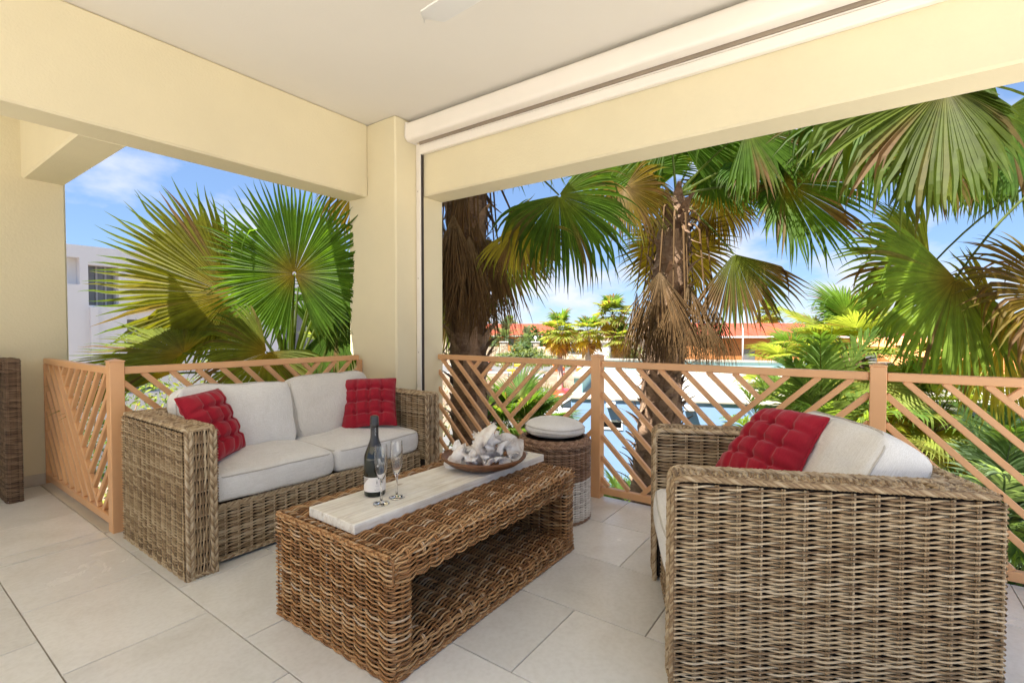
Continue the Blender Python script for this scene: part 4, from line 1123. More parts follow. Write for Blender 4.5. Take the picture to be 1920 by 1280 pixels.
# ================================================================== PALMS
GREEN = np.array([.058, .112, .012]); LIME = np.array([.105, .128, .020]); YEL = np.array([.22, .16, .02]); OLIVE = np.array([.085, .078, .010])
GOLD = np.array([.15, .105, .012]); BROWN = np.array([.175, .105, .048]); TAN = np.array([.31, .215, .12]); STALK = np.array([.12, .15, .05]); DK = np.array([.040, .085, .012]); GREY = np.array([.10, .14, .085])
def unit(a): a = np.asarray(a, float); return a / (np.linalg.norm(a) + 1e-12)
def fan_leaf(mb, hub, axis, normal, R, span=300, nseg=54, droop=.5, split=.58, fold=.36, cols=(GOLD, GREEN, GREEN), brown=.08, aspect=.8, cup=.10, seed=1, broken=.12, stalk=None, stalk_r=.011, bcol=BROWN * .8, thin=1.0, tb=.0, rag=.15):
    rs = np.random.default_rng(seed)
    axis = unit(axis); normal = np.asarray(normal, float); normal = unit(normal - axis * np.dot(axis, normal)); side = np.cross(normal, axis)
    sp = D2R(span); dphi = sp / nseg
    ph = (np.arange(nseg) + .5) / nseg * sp - sp / 2
    phj = ph + rs.normal(0, dphi * (.03 + .8 * max(0, rag - .15)), nseg)
    d = axis * np.cos(phj)[:, None] + side * np.sin(phj)[:, None]
    s_ = -axis * np.sin(phj)[:, None] + side * np.cos(phj)[:, None]
    d = d + normal * cup; d /= np.linalg.norm(d, axis=1)[:, None]
    L = R * np.maximum(.22, aspect + (1 - aspect) * np.cos(ph * .8)) * (1 + rs.normal(0, .04 + .12 * max(0, rag - .15), nseg))
    ts = np.array([.02, .12, .26, .40, .50, .58, .66, .74, .82, .90, .96, 1.0])
    nb = (rs.random(nseg) < broken) * rs.uniform(2.5, 7, nseg)
    bt = rs.uniform(.55, .8, nseg)
    g = np.array([0, 0, -1.0]); p = hub + d * (L * ts[0])[:, None]; P = [p]; D_ = [d.copy()]
    # whole-blade fold waves
    wav = .03 * np.sin(ph * rs.uniform(3, 6) + rs.uniform(0, 6)) * R
    for a, b in zip(ts[:-1], ts[1:]):
        w = droop * (3.2 * max(0, b - .25) ** 1.5) * (1 + .35 * rs.normal(0, 1, nseg)) + nb * (b > bt)
        d = d + g * (w * (b - a) * 2.2)[:, None] + rs.normal(0, .004 + .05 * max(0, rag - .15) + .02 * (b > split) + .05 * (b > .75), (nseg, 3)); d /= np.linalg.norm(d, axis=1)[:, None]
        p = p + d * (L * (b - a))[:, None]; P.append(p); D_.append(d.copy())
    P = np.stack(P, 1); D_ = np.stack(D_, 1)
    P = P + normal * (wav[:, None] * (ts ** 2)[None])[..., None]
    hs = R * split * math.tan(dphi / 2) * 1.08 * thin
    hw = np.where(ts < split, R * ts * math.tan(dphi / 2) * 1.08 * thin, hs * np.clip(1 - ((ts - split) / (1 - split)) ** 1.25, .04, 1))
    hw = hw[None] * (.98 - .35 * max(0, rag - .15) + (.10 + .35 * max(0, rag - .15)) * rs.random((nseg, 1)))
    S_ = s_[:, None, :] - D_ * np.sum(s_[:, None, :] * D_, -1, keepdims=True); S_ /= np.linalg.norm(S_, axis=-1, keepdims=True) + 1e-9
    N_ = np.cross(D_, S_)
    fo = (fold * hw)[..., None] * N_
    Lf, Mi, Ri = P - S_ * hw[..., None] + fo * .5, P - fo * .5, P + S_ * hw[..., None] + fo * .5
    V = np.stack([Lf, Mi, Ri], 2); K = len(ts)
    c0, c1, c2 = cols
    k1 = smoothstep(.0, .38, ts)[:, None]; k2 = smoothstep(.62, 1.0, ts)[:, None]
    C = (c0 * (1 - k1) + c1 * k1) * (1 - k2) + c2 * k2
    C = C[None] * (1 + .13 * rs.standard_normal((nseg, 1, 1)))
    bn = np.array([mnoise.noise(Vector((x * 2.2 + seed * 3.1, seed, 0))) for x in ph]) * .6 + rs.random(nseg) * .5
    th = np.sort(bn)[int((1 - brown) * (nseg - 1))] if brown > 0 else 9
    bm = smoothstep(th - .12, th + .08, bn)[:, None] * smoothstep(.15, .6, ts)[None]
    tipb = tb * smoothstep(.72, .98, ts)[None] * rs.random((nseg, 1))
    bm = np.clip(bm + tipb, 0, 1)[..., None]
    C = C * (1 - bm) + bcol * bm * (1 + .1 * rs.standard_normal((nseg, 1, 1)))
    C = np.clip(np.repeat(C[:, :, None, :], 3, 2), .004, 1)
    i = np.arange(nseg)[:, None, None] * K * 3; j = np.arange(K - 1)[None, :, None] * 3; e = np.arange(2)[None, None, :]
    q = np.stack([i + j + e, i + j + e + 1, i + j + 3 + e + 1, i + j + 3 + e], -1).reshape(-1, 4)
    mb.add(V.reshape(-1, 3), q, None, C.reshape(-1, 3))
    if stalk is not None:
        st = np.asarray(stalk, float)
        if st.ndim == 1:
            m_ = (st + hub) / 2 + EZ * .06 * np.linalg.norm(hub - st); st = np.array([st, m_, hub])
        n = 12; k = np.linspace(0, 1, n)[:, None]
        if len(st) == 3: pts = (1 - k) ** 2 * st[0] + 2 * k * (1 - k) * (2 * st[1] - .5 * (st[0] + st[2])) + k * k * st[2]
        else: pts = np.stack([np.interp(np.linspace(0, 1, n), np.linspace(0, 1, len(st)), st[:, a]) for a in range(3)], -1)
        sc = cols[0] if bcol is None else None
        cc = STALK if cols[1][1] > cols[1][0] * .85 else BROWN * .75
        ref = unit(np.cross(pts[-1] - pts[0], [0.3, .2, .9])) 
        tubes(mb, pts[None], (stalk_r * (1.25 - .65 * np.linspace(0, 1, n)))[None], ref, 6, cc * (.9 + .2 * rs.random()))
    return mb
def pinnate_leaf(mb, base, az_dir, length, elev, droop=1.0, nl=34, lw=.018, ll=.42, cols=(LIME, GREEN), seed=1, vee=.5):
    rs = np.random.default_rng(seed); n = 22
    d = unit(np.array([az_dir[0] * math.cos(elev), az_dir[1] * math.cos(elev), math.sin(elev)])); p = np.array(base, float); pts = [p]; 
    for k in range(n - 1):
        d = unit(d + np.array([0, 0, -1.0]) * droop * .085 * (k / n + .25)); p = p + d * length / (n - 1); pts.append(p)
    pts = np.array(pts); T = unit_rows(np.gradient(pts, axis=0))
    sd = unit(np.cross(T[0], EZ)); 
    tubes(mb, pts[None], (.012 * length * (1.15 - np.linspace(0, 1, n)))[None], sd, 5, cols[0] * 1.1)
    s = np.linspace(.16, .995, nl); ii = s * (n - 1)
    for sg in (-1, 1):
        q0 = np.stack([np.interp(ii, np.arange(n), pts[:, a]) for a in range(3)], -1); tt = np.stack([np.interp(ii, np.arange(n), T[:, a]) for a in range(3)], -1)
        up = unit_rows(np.cross(np.broadcast_to(sd, tt.shape), tt)); 
        ang = .95 - .55 * s + rs.normal(0, .07, nl)
        dl = unit_rows(tt * np.cos(ang)[:, None] + sg * sd * np.sin(ang)[:, None] * 1.0 + up * (vee * .5 + rs.normal(0, .10, nl))[:, None])
        ln = ll * length * (np.sin(np.clip(s, .05, 1) * math.pi * .88 + .25) * .8 + .2) * (1 + rs.normal(0, .08, nl))
        k = np.array([0, .35, .7, 1.0]); P = []
        dd = dl.copy(); pp = q0.copy(); P.append(pp)
        for a, b in zip(k[:-1], k[1:]):
            dd = unit_rows(dd + np.array([0, 0, -1.0]) * (.42 * droop * b)); pp = pp + dd * (ln * (b - a))[:, None]; P.append(pp)
        P = np.stack(P, 1); w = lw * length * np.array([.5, 1, .8, .05])[None, :, None]
        ws = unit_rows(np.cross(dl, up))[:, None, :]
        V = np.stack([P - ws * w, P + ws * w], 2)
        C = (cols[0] * (1 - s[:, None]) + cols[1] * s[:, None])[:, None, None, :] * (1 + .14 * rs.standard_normal((nl, 1, 1, 1))) * np.ones((1, 4, 2, 1))
        i = np.arange(nl)[:, None] * 8; j = np.arange(3)[None] * 2
        q = np.stack([i + j, i + j + 1, i + j + 3, i + j + 2], -1).reshape(-1, 4)
        mb.add(V.reshape(-1, 3), q, None, np.clip(C, .004, 1).reshape(-1, 3))
def unit_rows(a): return a / (np.linalg.norm(a, axis=-1, keepdims=True) + 1e-12)
def trunk(mb, pts, rad, seed=0, sides=22, rough=.06, scars=0):
    pts = np.array(pts, float); d = np.concatenate([[0], np.cumsum(np.linalg.norm(np.diff(pts, axis=0), axis=1))]); L = d[-1]
    n = max(8, int(L / .045)); s = np.linspace(0, L, n)
    P = np.stack([np.interp(s, d, pts[:, a]) for a in range(3)], -1); r = np.interp(s, d, rad)
    a = np.arange(sides) / sides * 2 * np.pi
    V = np.empty((n, sides, 3))
    for i in range(n):
        for j in range(sides):
            k = 1 + rough * mnoise.noise(Vector((math.cos(a[j]) * 2.2 + seed, math.sin(a[j]) * 2.2, s[i] * 7))) * 1.6 + scars * math.sin(s[i] * 70)
            V[i, j] = P[i] + r[i] * k * np.array([math.cos(a[j]), math.sin(a[j]), 0])
    i = np.arange(n - 1)[:, None]; j = np.arange(sides)[None]
    q = np.stack([i * sides + j, i * sides + (j + 1) % sides, (i + 1) * sides + (j + 1) % sides, (i + 1) * sides + j], -1).reshape(-1, 4)
    mb.add(V.reshape(-1, 3), q); return P, r, s
def boots(mb, P, r, s, s0, s1, n, size, seed, out=.5):
    """old leaf bases: bent tapered chips in a spiral round the trunk"""
    rs = np.random.default_rng(seed)
    for k in range(n):
        u = s0 + (s1 - s0) * (k + rs.random()) / n; an = k * 2.39996 + rs.normal(0, .25)
        c = np.array([np.interp(u, s, P[:, a]) for a in range(3)]); rr = np.interp(u, s, r)
        o = np.array([math.cos(an), math.sin(an), 0]); tn = np.array([-math.sin(an), math.cos(an), 0])
        L = size * rs.uniform(.6, 1.5); w = size * rs.uniform(.22, .42); dirn = rs.choice([1, 1, 1, -1]); oo = out * rs.uniform(.4, 1.5)
        V = []; ts = np.linspace(0, 1, 5)
        for t_ in ts:
            p = c + o * (rr * .93 + L * oo * t_ ** 1.6) + EZ * dirn * L * (t_ - .25 * t_ * t_ * oo)
            hw = w * (1 - .75 * t_) ; tk = .018 * (1 - .6 * t_)
            tw = tn + o * rs.normal(0, .12)
            V += [p - tw * hw, p + o * tk, p + tw * hw]
        q = [(3 * i + e, 3 * i + e + 1, 3 * i + e + 4, 3 * i + e + 3) for i in range(4) for e in (0, 1)]
        mb.add(V, q)
ORI = {}
def leafobj(parent, mb_, name, m, off_):
    o_ = mb_.obj(name, m, parent, 'leaf' not in name or name == 'leaf_bases'); o_.data.transform(Matrix.Translation(-Vector(off_))); return o_
def iv(deg, depth=0.0):
    """direction given as an angle in the picture plane, with a component away from the viewer"""
    return RV * math.cos(D2R(deg)) + UV * math.sin(D2R(deg)) + FW * depth

# ---------------- near fan palm in front of the left opening
Dp = 4.55
PL = atd(545, 705, Dp); 
t = empty('fan_palm', (PL[0], PL[1], GZ), 'fan palm with large green and golden leaves outside the left opening behind the sofa', 'palm tree')
tb0 = np.array([PL[0] + .1, PL[1] + .05, GZ])
m_ = MB(); P_, r_, s_ = trunk(m_, [tb0, (PL[0] + .03, PL[1], GZ + 1.6), PL + [0, 0, -.05]], [.2, .17, .13], 3); leafobj(t, m_, 'trunk', M_BARK, t.location)
m_ = MB(); boots(m_, P_, r_, s_, .4, s_[-1], 90, .16, 5, .45); o = leafobj(t, m_, 'leaf_bases', M_BARK, t.location); o['kind'] = 'stuff'
cr_ = PL + [0, 0, -.05]
hero = [  # hub px, depth, axis deg, axis depth, normal tilt (right, up), R px, span, colours, droop, brown, aspect, broken, seed
    ((552, 513), 4.15, 98, -.05, (.05, -.15), 180, 335, (GOLD * .9, GREEN * 1.15, GREEN * 1.1), .06, .0, .92, .03, 1),
    ((433, 552), 4.4, 166, .05, (.25, -.1), 275, 310, (GOLD * 1.1, GOLD * .62 + GREEN * .5, GREEN * 1.1), .10, .03, .24, .05, 2),
    ((345, 662), 4.1, 174, .15, (.1, 1.7), 195, 190, (YEL, LIME * 1.3, GREEN), .10, .03, .85, .05, 3),
    ((322, 700), 3.9, 186, .1, (.2, 2.4), 185, 150, (YEL, LIME * 1.1, LIME), .18, .1, .85, .2, 4),
    ((622, 560), 4.6, 52, .3, (-.75, .1), 150, 240, (LIME, GREEN, DK), .15, .0, .85, .08, 5),
    ((632, 600), 4.4, 5, -.1, (-.3, .6), 165, 260, (LIME, GREEN * .9, DK), .45, .05, .8, .1, 6),
    ((500, 660), 4.0, 235, -.3, (.1, .3), 150, 260, (YEL, LIME, GREEN), .6, .12, .85, .15, 8),
    ((600, 650), 4.9, -20, .3, (-.2, .5), 160, 280, (LIME, GREEN, DK), .5, .05, .85, .1, 9),
    ((650, 690), 4.5, -40, .0, (-.2, .5), 170, 280, (LIME, LIME, GREEN), .6, .1, .8, .1, 13),
]
def hero_leaf(t, crown, h, m=M_LEAF, name='leaf', nseg=70, stalk_mid=None, stalk=True, fold=.62, split=.60, thin=1.0, tb=.25):
    (hx, hy), d, ad, adp, (tx, ty), Rp, span, cols, droop, brown, aspect, broken, seed = h
    nseg = int(span / 3.0)
    hub = atd(hx, hy, d); nrm = -FW + RV * tx + UV * ty
    m_ = MB()
    st = None
    if stalk: st = np.array([crown, (crown + hub) / 2 + EZ * .04 * np.linalg.norm(hub - crown) if stalk_mid is None else stalk_mid, hub])
    fan_leaf(m_, hub, iv(ad, adp), nrm, Rp * d / FPX, span, nseg, droop, split, fold, cols, brown, aspect, .08, seed, broken, st, .0125, BROWN * .75, thin, tb)
    return leafobj(t, m_, name, m, t.location)
for h in hero: hero_leaf(t, cr_, h)
# a tied look of young upright stalks at the heart
m_ = MB()
for k in range(9):
    a = k * .7; top = cr_ + np.array([.22 * math.cos(a), .22 * math.sin(a), .75 + .2 * math.sin(k * 2.3)])
    tube(m_, [cr_, (cr_ + top) / 2 + EZ * .03, top], [.022, .016, .008], RV, 6, False, STALK * (.8 + .05 * k))
leafobj(t, m_, 'stalk', M_LEAF, t.location)['kind'] = 'stuff'

# ---------------- palm with the dead skirt right beside the column
Da = 4.7
pa_top = atd(872, 330, Da); pa_bot = atd(884, 905, Da)
ax = (pa_top - pa_bot) / (pa_top[2] - pa_bot[2])
PA0 = pa_bot + ax * (GZ - pa_bot[2]); PA1 = pa_top + ax * .55
t = empty('fan_palm', (PA0[0], PA0[1], GZ), 'fan palm trunk with hanging brown dead leaves close beside the column', 'palm tree')
LA = PA1[2] - GZ
m_ = MB(); P_, r_, s_ = trunk(m_, [PA0, PA0 + ax * LA * .35, PA0 + ax * LA * .6, PA1], [.22, .155, .165, .21], 1, 24, .12); leafobj(t, m_, 'trunk', M_BARK, t.location)
m_ = MB(); boots(m_, P_, r_, s_, .3, s_[-1] - .1, 420, .19, 8, .6); o = leafobj(t, m_, 'leaf_bases', M_BARK, t.location); o['kind'] = 'stuff'
crA = PA1
DEADC = (TAN * .58, BROWN * .80, BROWN * .58)  # dead leaf colours darkened to look shaded, as with the sun behind
def dead(t, crown, hx, hy, d, ad, adp, Rp, span, seed, droop=.55, cols=DEADC, nseg=None, stalk=True, thin=1.1):
    hub = atd(hx, hy, d); out = unit(np.array([hub[0] - crown[0], hub[1] - crown[1], 0]) + 1e-4)
    mid = crown + out * .45 * np.linalg.norm((hub - crown)[:2]) + EZ * .12 if np.linalg.norm((hub - crown)[:2]) > .05 else (crown + hub) / 2
    mid = np.array([hub[0] * .75 + crown[0] * .25, hub[1] * .75 + crown[1] * .25, crown[2] - .12 * abs(crown[2] - hub[2])])
    m_ = MB(); st = np.array([crown, mid, hub * .5 + mid * .5 + 0, hub])
    fan_leaf(m_, hub, iv(ad, adp), -FW + RV * .2 * math.sin(seed * 5), Rp * d / FPX, span, nseg or max(12, int(span / 1.7)), droop, .34, 1.1, cols, .25, .82, .05, seed, .12, st if stalk else None, .0105, BROWN * .5, thin, .0, .38)
    o_ = leafobj(t, m_, 'dead_leaf', M_DEAD, t.location); return o_
for k, a in enumerate([(858, 428, 4.42, -88, -.1, 205, 50), (838, 435, 4.52, -92, .0, 215, 44), (926, 452, 4.60, -88, .0, 190, 26), (890, 405, 4.45, -88, -.05, 150, 40), (830, 410, 4.65, -93, .0, 240, 36), (905, 470, 4.9, -86, .1, 190, 44), (868, 470, 4.40, -84, -.05, 165, 36), (845, 520, 4.43, -90, .0, 120, 60), (915, 440, 4.5, -86, .0, 215, 48), (850, 400, 4.36, -89, -.05, 225, 46), (880, 440, 4.34, -88, -.05, 200, 44), (828, 455, 4.5, -94, .0, 180, 40), (935, 480, 4.75, -85, .05, 150, 34), (900, 500, 4.38, -87, .0, 140, 50), (865, 350, 4.40, -90, .0, 160, 40)]):
    dead(t, crA + np.array([.0, .0, -.1]), *a, seed=40 + k)
heroA = [
    ((970, 424), 4.35, -68, -.10, (.15, .40), 125, 150, (YEL * 1.3, YEL * .9 + LIME * .6, LIME * 1.2), .55, .20, .9, .1, 21),
    ((1048, 366), 4.5, -52, .0, (-.1, .75), 195, 215, (LIME, GREEN * .95, DK), .75, .03, .85, .45, 22),
    ((690, 330), 5.3, -110, .1, (-.2, .5), 150, 240, (YEL, GOLD * 1.1, LIME), .75, .15, .85, .3, 24),
    ((935, 455), 4.95, -60, .2, (.1, .5), 140, 260, (YEL, LIME, GREEN), .5, .1, .85, .2, 25),
    ((850, 560), 5.2, -110, .2, (.1, .5), 120, 240, (LIME, LIME, GREEN), .6, .1, .85, .2, 26),
    ((800, 280), 5.4, 170, .2, (.0, .6), 180, 280, (LIME, GREEN, GREEN), .6, .1, .85, .2, 27),
    ((930, 250), 5.2, 20, .2, (.0, .7), 190, 280, (LIME, GREEN, GREEN), .6, .1, .85, .2, 28),
]
for h in heroA: hero_leaf(t, crA, h)

# ---------------- palm with the skirt behind the middle of the front railing
Db = 5.5
pb_top = atd(1268, 372, Db); pb_bot = atd(1228, 900, Db); ax = (pb_top - pb_bot) / (pb_top[2] - pb_bot[2])
PB0 = pb_bot + ax * (GZ - pb_bot[2]); PB1 = pb_top
t = empty('fan_palm', (PB0[0], PB0[1], GZ), 'fan palm with brown leaf skirt and full crown behind the middle railing post', 'palm tree')
LB = PB1[2] - GZ
m_ = MB(); P_, r_, s_ = trunk(m_, [PB0, PB0 + ax * LB * .4, PB0 + ax * LB * .62, PB0 + ax * LB * .93, PB1], [.27, .24, .21, .17, .10], 4, 24, .13); leafobj(t, m_, 'trunk', M_BARK, t.location)
m_ = MB(); boots(m_, P_, r_, s_, .3, s_[-1] - .05, 460, .19, 9, .65); o = leafobj(t, m_, 'leaf_bases', M_BARK, t.location); o['kind'] = 'stuff'
crB = PB1 + EZ * .02
dl = [(1237, 508, 5.15, -90, -.05, 195, 74), (1194, 545, 5.35, -92, .0, 165, 22), (1322, 562, 5.3, -82, .0, 150, 52), (1290, 530, 5.2, -84, -.05, 165, 52), (1262, 560, 5.1, -88, -.05, 140, 60), (1215, 560, 5.25, -96, .0, 140, 46),
      (1340, 575, 5.55, -78, .1, 130, 46), (1205, 570, 5.75, -98, .1, 130, 44), (1300, 545, 5.9, -86, .1, 155, 60), (1250, 540, 5.95, -92, .1, 160, 60), (1325, 600, 5.2, -84, -.05, 100, 56), (1285, 590, 5.08, -88, -.05, 110, 56), (1232, 600, 5.12, -93, -.05, 100, 52)]
for k, a in enumerate(dl): dead(t, crB + EZ * (-.05 - .02 * k), *a, seed=60 + k, droop=.8)
heroB = [
    ((1172, 352), 5.2, -70, -.1, (.1, .6), 120, 260, (TAN * .8, GOLD * .9, LIME), .65, .2, .85, .35, 31),
    ((1470, 342), 4.9, -38, -.10, (-.1, .45), 205, 320, (GOLD, GREEN, DK * 1.2), .28, .16, .45, .12, 33),
    ((1376, 476), 5.3, -74, -.05, (-.15, .35), 160, 115, (LIME, LIME * .8, GREEN), .30, .66, .85, .08, 34),
    ((1345, 368), 5.9, -85, .1, (.0, .5), 105, 260, (YEL, GOLD * 1.2, BROWN), .5, .3, .85, .2, 35),
    ((1268, 460), 6.0, -92, .1, (.0, .4), 130, 270, (YEL * 1.1, GOLD * 1.3, LIME), .4, .1, .85, .1, 36),
    ((1342, 300), 5.7, 15, .2, (-.1, .2), 150, 320, (LIME, GREEN * 1.1, GREEN), .3, .0, .85, .1, 37),
    ((1200, 320), 5.9, 150, .2, (.2, .1), 150, 320, (LIME, GREEN, GREEN), .3, .0, .85, .1, 38),
    ((1255, 230), 5.4, 100, .0, (.1, .2), 210, 320, (LIME, GREEN, GREEN), .2, .0, .85, .1, 39),
    ((1400, 240), 4.9, 40, -.1, (-.1, .4), 190, 300, (LIME, GREEN, GREEN), .4, .05, .85, .2, 40),
    ((1405, 300), 5.2, -30, -.1, (-.1, .6), 135, 260, (LIME, DK * 1.4, DK), .6, .05, .85, .45, 42),
    ((1300, 300), 6.3, 70, .3, (.0, .2), 180, 300, (LIME, GREEN, GREEN), .3, .0, .85, .1, 43),
]
for h in heroB: hero_leaf(t, crB, h)
# ---------------- palm whose crown is out of the frame at the right
crC = atd(2075, 300, 4.3)
t = empty('fan_palm', (crC[0] + .1, crC[1] - .1, GZ), 'fan palm reaching in from beyond the right edge with large drooping leaves', 'palm tree')
m_ = MB(); P_, r_, s_ = trunk(m_, [(crC[0] + .1, crC[1] - .1, GZ), crC], [.24, .15], 6); leafobj(t, m_, 'trunk', M_BARK, t.location)
m_ = MB(); boots(m_, P_, r_, s_, .3, s_[-1] - .05, 200, .17, 10, .5); o = leafobj(t, m_, 'leaf_bases', M_BARK, t.location); o['kind'] = 'stuff'
heroC = [
    ((1772, 160), 3.6, -148, -.05, (.1, .55), 345, 270, (OLIVE * .9, OLIVE * .4 + GREEN * .5, GREEN * .9), .38, .05, .30, .35, 51),
    ((1752, 270), 4.1, -100, -.05, (.0, .45), 155, 300, (LIME, LIME * .9, GREEN), .55, .05, .85, .3, 52),
    ((1845, 300), 4.5, -95, .05, (.0, .6), 120, 290, (GREY, GREEN * 1.1, GREY * .9), .9, .0, .85, .5, 53),
    ((1792, 522), 3.7, -128, -.1, (.25, .35), 225, 190, (GOLD * 1.2, GREEN * 1.0 + LIME * .8, GREEN * 1.2), .45, .04, .85, .25, 54),
    ((1745, 498), 4.2, -150, .05, (.2, .3), 175, 230, (YEL * .9, LIME * 1.3, GREEN * 1.3), .45, .03, .85, .2, 55),
    ((1880, 615), 3.8, -125, -.05, (.1, .3), 195, 260, (YEL * 1.2, YEL * .8 + LIME * .5, LIME * 1.2), .35, .10, .9, .15, 56),
    ((1995, 555), 3.5, 192, -.05, (.1, .6), 200, 190, (GOLD, GOLD * .8, OLIVE), .55, .25, .85, .35, 57),
    ((1880, 210), 4.2, -110, .0, (.0, .6), 200, 290, (LIME, DK * 1.3, DK), .6, .05, .85, .3, 58),
    ((1650, 170), 4.4, -120, .0, (.1, .6), 230, 280, (OLIVE, GREEN, DK), .6, .1, .85, .3, 59),
]
for h in heroC: 
    hub = atd(*h[0], h[1])
    hero_leaf(t, crC, h, split=.68, stalk_mid=(crC + hub) / 2 + EZ * .10 * np.linalg.norm(hub - crC))

# ---------------- palms farther off: shared leaf meshes
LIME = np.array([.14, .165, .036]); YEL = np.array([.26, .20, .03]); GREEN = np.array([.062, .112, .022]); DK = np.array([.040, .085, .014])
def leaf_set(nseg, Rl, pet, cols_list, elevs, droop, seed, m=M_LEAF):
    out = []
    for i, e in enumerate(elevs):
        mb_ = MB(); ee = D2R(e)
        hub = np.array([pet * math.cos(ee), 0, pet * math.sin(ee) - .12 * pet * math.cos(ee)])
        a2 = ee - .45
        ax_ = np.array([math.cos(a2), 0, math.sin(a2)]); nr_ = np.array([-math.sin(a2), 0, math.cos(a2)])
        if e < -10: nr_ = np.array([math.cos(ee) * .6, 0, .8])
        fan_leaf(mb_, hub, ax_, nr_, Rl, 290, nseg, droop, .5, .5, cols_list[i], .06 if e > -10 else .2, .85, .1, seed + i, .1, np.array([[0, 0, 0], hub * .5 + [0, 0, .06 * pet], hub]), .014 * Rl, BROWN, 1.05, .2)
        out.append(mb_.mesh('leaf', m, False))
    return out
def instance_palm(loc, h, trunk_r, leaves, counts, sc, label, group, seed, m_trunk=M_BARKP, boots_n=0, lean=(0, 0), name='fan_palm', trunk_scars=.02, cat='palm tree'):
    rs = np.random.default_rng(seed)
    t = empty(name, tuple(loc), label, cat, group)
    top = np.array([lean[0], lean[1], h])
    m_ = MB(); P_, r_, s_ = trunk(m_, [(0, 0, 0), top * .5 + [lean[0] * -.15, lean[1] * -.15, 0], top], [trunk_r * 1.35, trunk_r, trunk_r * .9], seed, 12, .08, trunk_scars)
    m_.obj('trunk', m_trunk, t, True)
    if boots_n:
        m_ = MB(); boots(m_, P_, r_, s_, s_[-1] * .35, s_[-1], boots_n, .16, seed, .5); m_.obj('leaf_bases', M_BARK, t, True)['kind'] = 'stuff'
    k = 0
    for li, (lm, n) in enumerate(zip(leaves, counts)):
        for i in range(n):
            o = link('leaf', lm, t); o.location = top + [0, 0, -.05 * li]; o.rotation_euler = (rs.normal(0, .10), rs.normal(0, .10), k * 2.39996 + rs.normal(0, .25)); q = sc * rs.uniform(.85, 1.12); o.scale = (q, q, q); k += 1
    return t
EL = (72, 45, 20, -5, -35, -62)
SUNC = [(LIME, GREEN, GREEN), (LIME, LIME * .9, GREEN), (LIME * 1.1, LIME, GREEN), (YEL * .9, LIME * 1.2, LIME), (YEL, YEL * 1.0, GOLD), (TAN, TAN * .9, BROWN)]
SUNM = [tuple(np.array(c) * 1.4 for c in q) for q in SUNC]  # leaf colours brightened to make the mid palms look sunlit
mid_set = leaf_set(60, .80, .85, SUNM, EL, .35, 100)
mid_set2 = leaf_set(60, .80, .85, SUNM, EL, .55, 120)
loc = atd(1600, 668, 8.6); 
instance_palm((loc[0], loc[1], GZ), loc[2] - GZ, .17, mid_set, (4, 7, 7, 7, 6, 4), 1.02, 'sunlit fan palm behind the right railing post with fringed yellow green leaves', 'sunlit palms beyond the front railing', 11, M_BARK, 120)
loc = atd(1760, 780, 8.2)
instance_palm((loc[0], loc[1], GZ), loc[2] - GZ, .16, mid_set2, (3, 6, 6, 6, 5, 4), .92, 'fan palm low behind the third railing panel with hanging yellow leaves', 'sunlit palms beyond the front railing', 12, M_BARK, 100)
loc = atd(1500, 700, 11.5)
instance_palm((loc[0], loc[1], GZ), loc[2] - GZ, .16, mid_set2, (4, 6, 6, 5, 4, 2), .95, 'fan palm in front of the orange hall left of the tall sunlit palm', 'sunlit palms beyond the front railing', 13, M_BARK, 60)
small_set = leaf_set(54, .62, .55, [(LIME, GREEN * 1.2, GREEN)] * 4 + [(LIME, LIME, GREEN)] * 2, (80, 58, 35, 10, -10, -30), .25, 140)
loc = atd(968, 812, 8.0)
instance_palm((loc[0], loc[1], GZ), loc[2] - GZ, .12, small_set, (4, 7, 8, 7, 4, 2), 1.05, 'young bright green fan palm seen through the railing above the bowl', None, 14, M_BARK, 60)
loc = atd(1175, 925, 8.3)
instance_palm((loc[0], loc[1], GZ), .5, .10, small_set, (3, 5, 5, 4, 2, 0), .8, 'small spiky fan palm at the foot of the blue wall', None, 15, M_BARK, 20)
loc = atd(690, 690, 8.5)
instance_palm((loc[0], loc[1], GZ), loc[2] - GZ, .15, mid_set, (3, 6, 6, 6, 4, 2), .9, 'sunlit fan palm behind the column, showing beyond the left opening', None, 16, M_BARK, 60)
# pinnate palms
def pin_set(n, length, cols, seed, nl=34, droop=1.0):
    out = []
    for i, e in enumerate((78, 58, 38, 15, -8)):
        mb_ = MB(); pinnate_leaf(mb_, (0, 0, 0), (1, 0), length * (1 - .06 * i), D2R(e), droop, nl, .011, .34, cols[min(i, len(cols) - 1)], seed + i); out.append(mb_.mesh('leaf', M_LEAF))
    return out
areca = pin_set(5, 1.7, [(LIME, GREEN * 1.3), (LIME * 1.2, GREEN * 1.5), (YEL * .8, LIME * 1.2), (YEL, LIME * 1.2), (YEL, LIME)], 200)
areca_g = pin_set(5, 1.7, [(GREY, GREEN), (GREY, GREY * 1.2), (GREY, GREEN), (GREY, GREY), (GREY, GREY)], 220)
loc = atd(1545, 850, 7.2)
instance_palm((loc[0], loc[1], GZ), loc[2] - GZ, .09, areca, (5, 7, 8, 7, 4), 1.0, 'feathery yellow green palm behind the armchair and railing', 'feathery palms beyond the railing', 31, M_BARK, 0, name='feather_palm')
loc = atd(1870, 985, 6.4)
instance_palm((loc[0], loc[1], GZ), loc[2] - GZ, .09, areca_g, (5, 7, 8, 7, 4), .95, 'grey green feathery palm low at the right edge beyond the railing', 'feathery palms beyond the railing', 32, M_BARK, 0, name='feather_palm')
loc = atd(1440, 860, 9.0)
instance_palm((loc[0], loc[1], GZ), loc[2] - GZ, .09, areca, (4, 6, 7, 6, 4), .9, 'feathery palm against the blue wall behind the far chair arm', 'feathery palms beyond the railing', 33, M_BARK, 0, name='feather_palm')
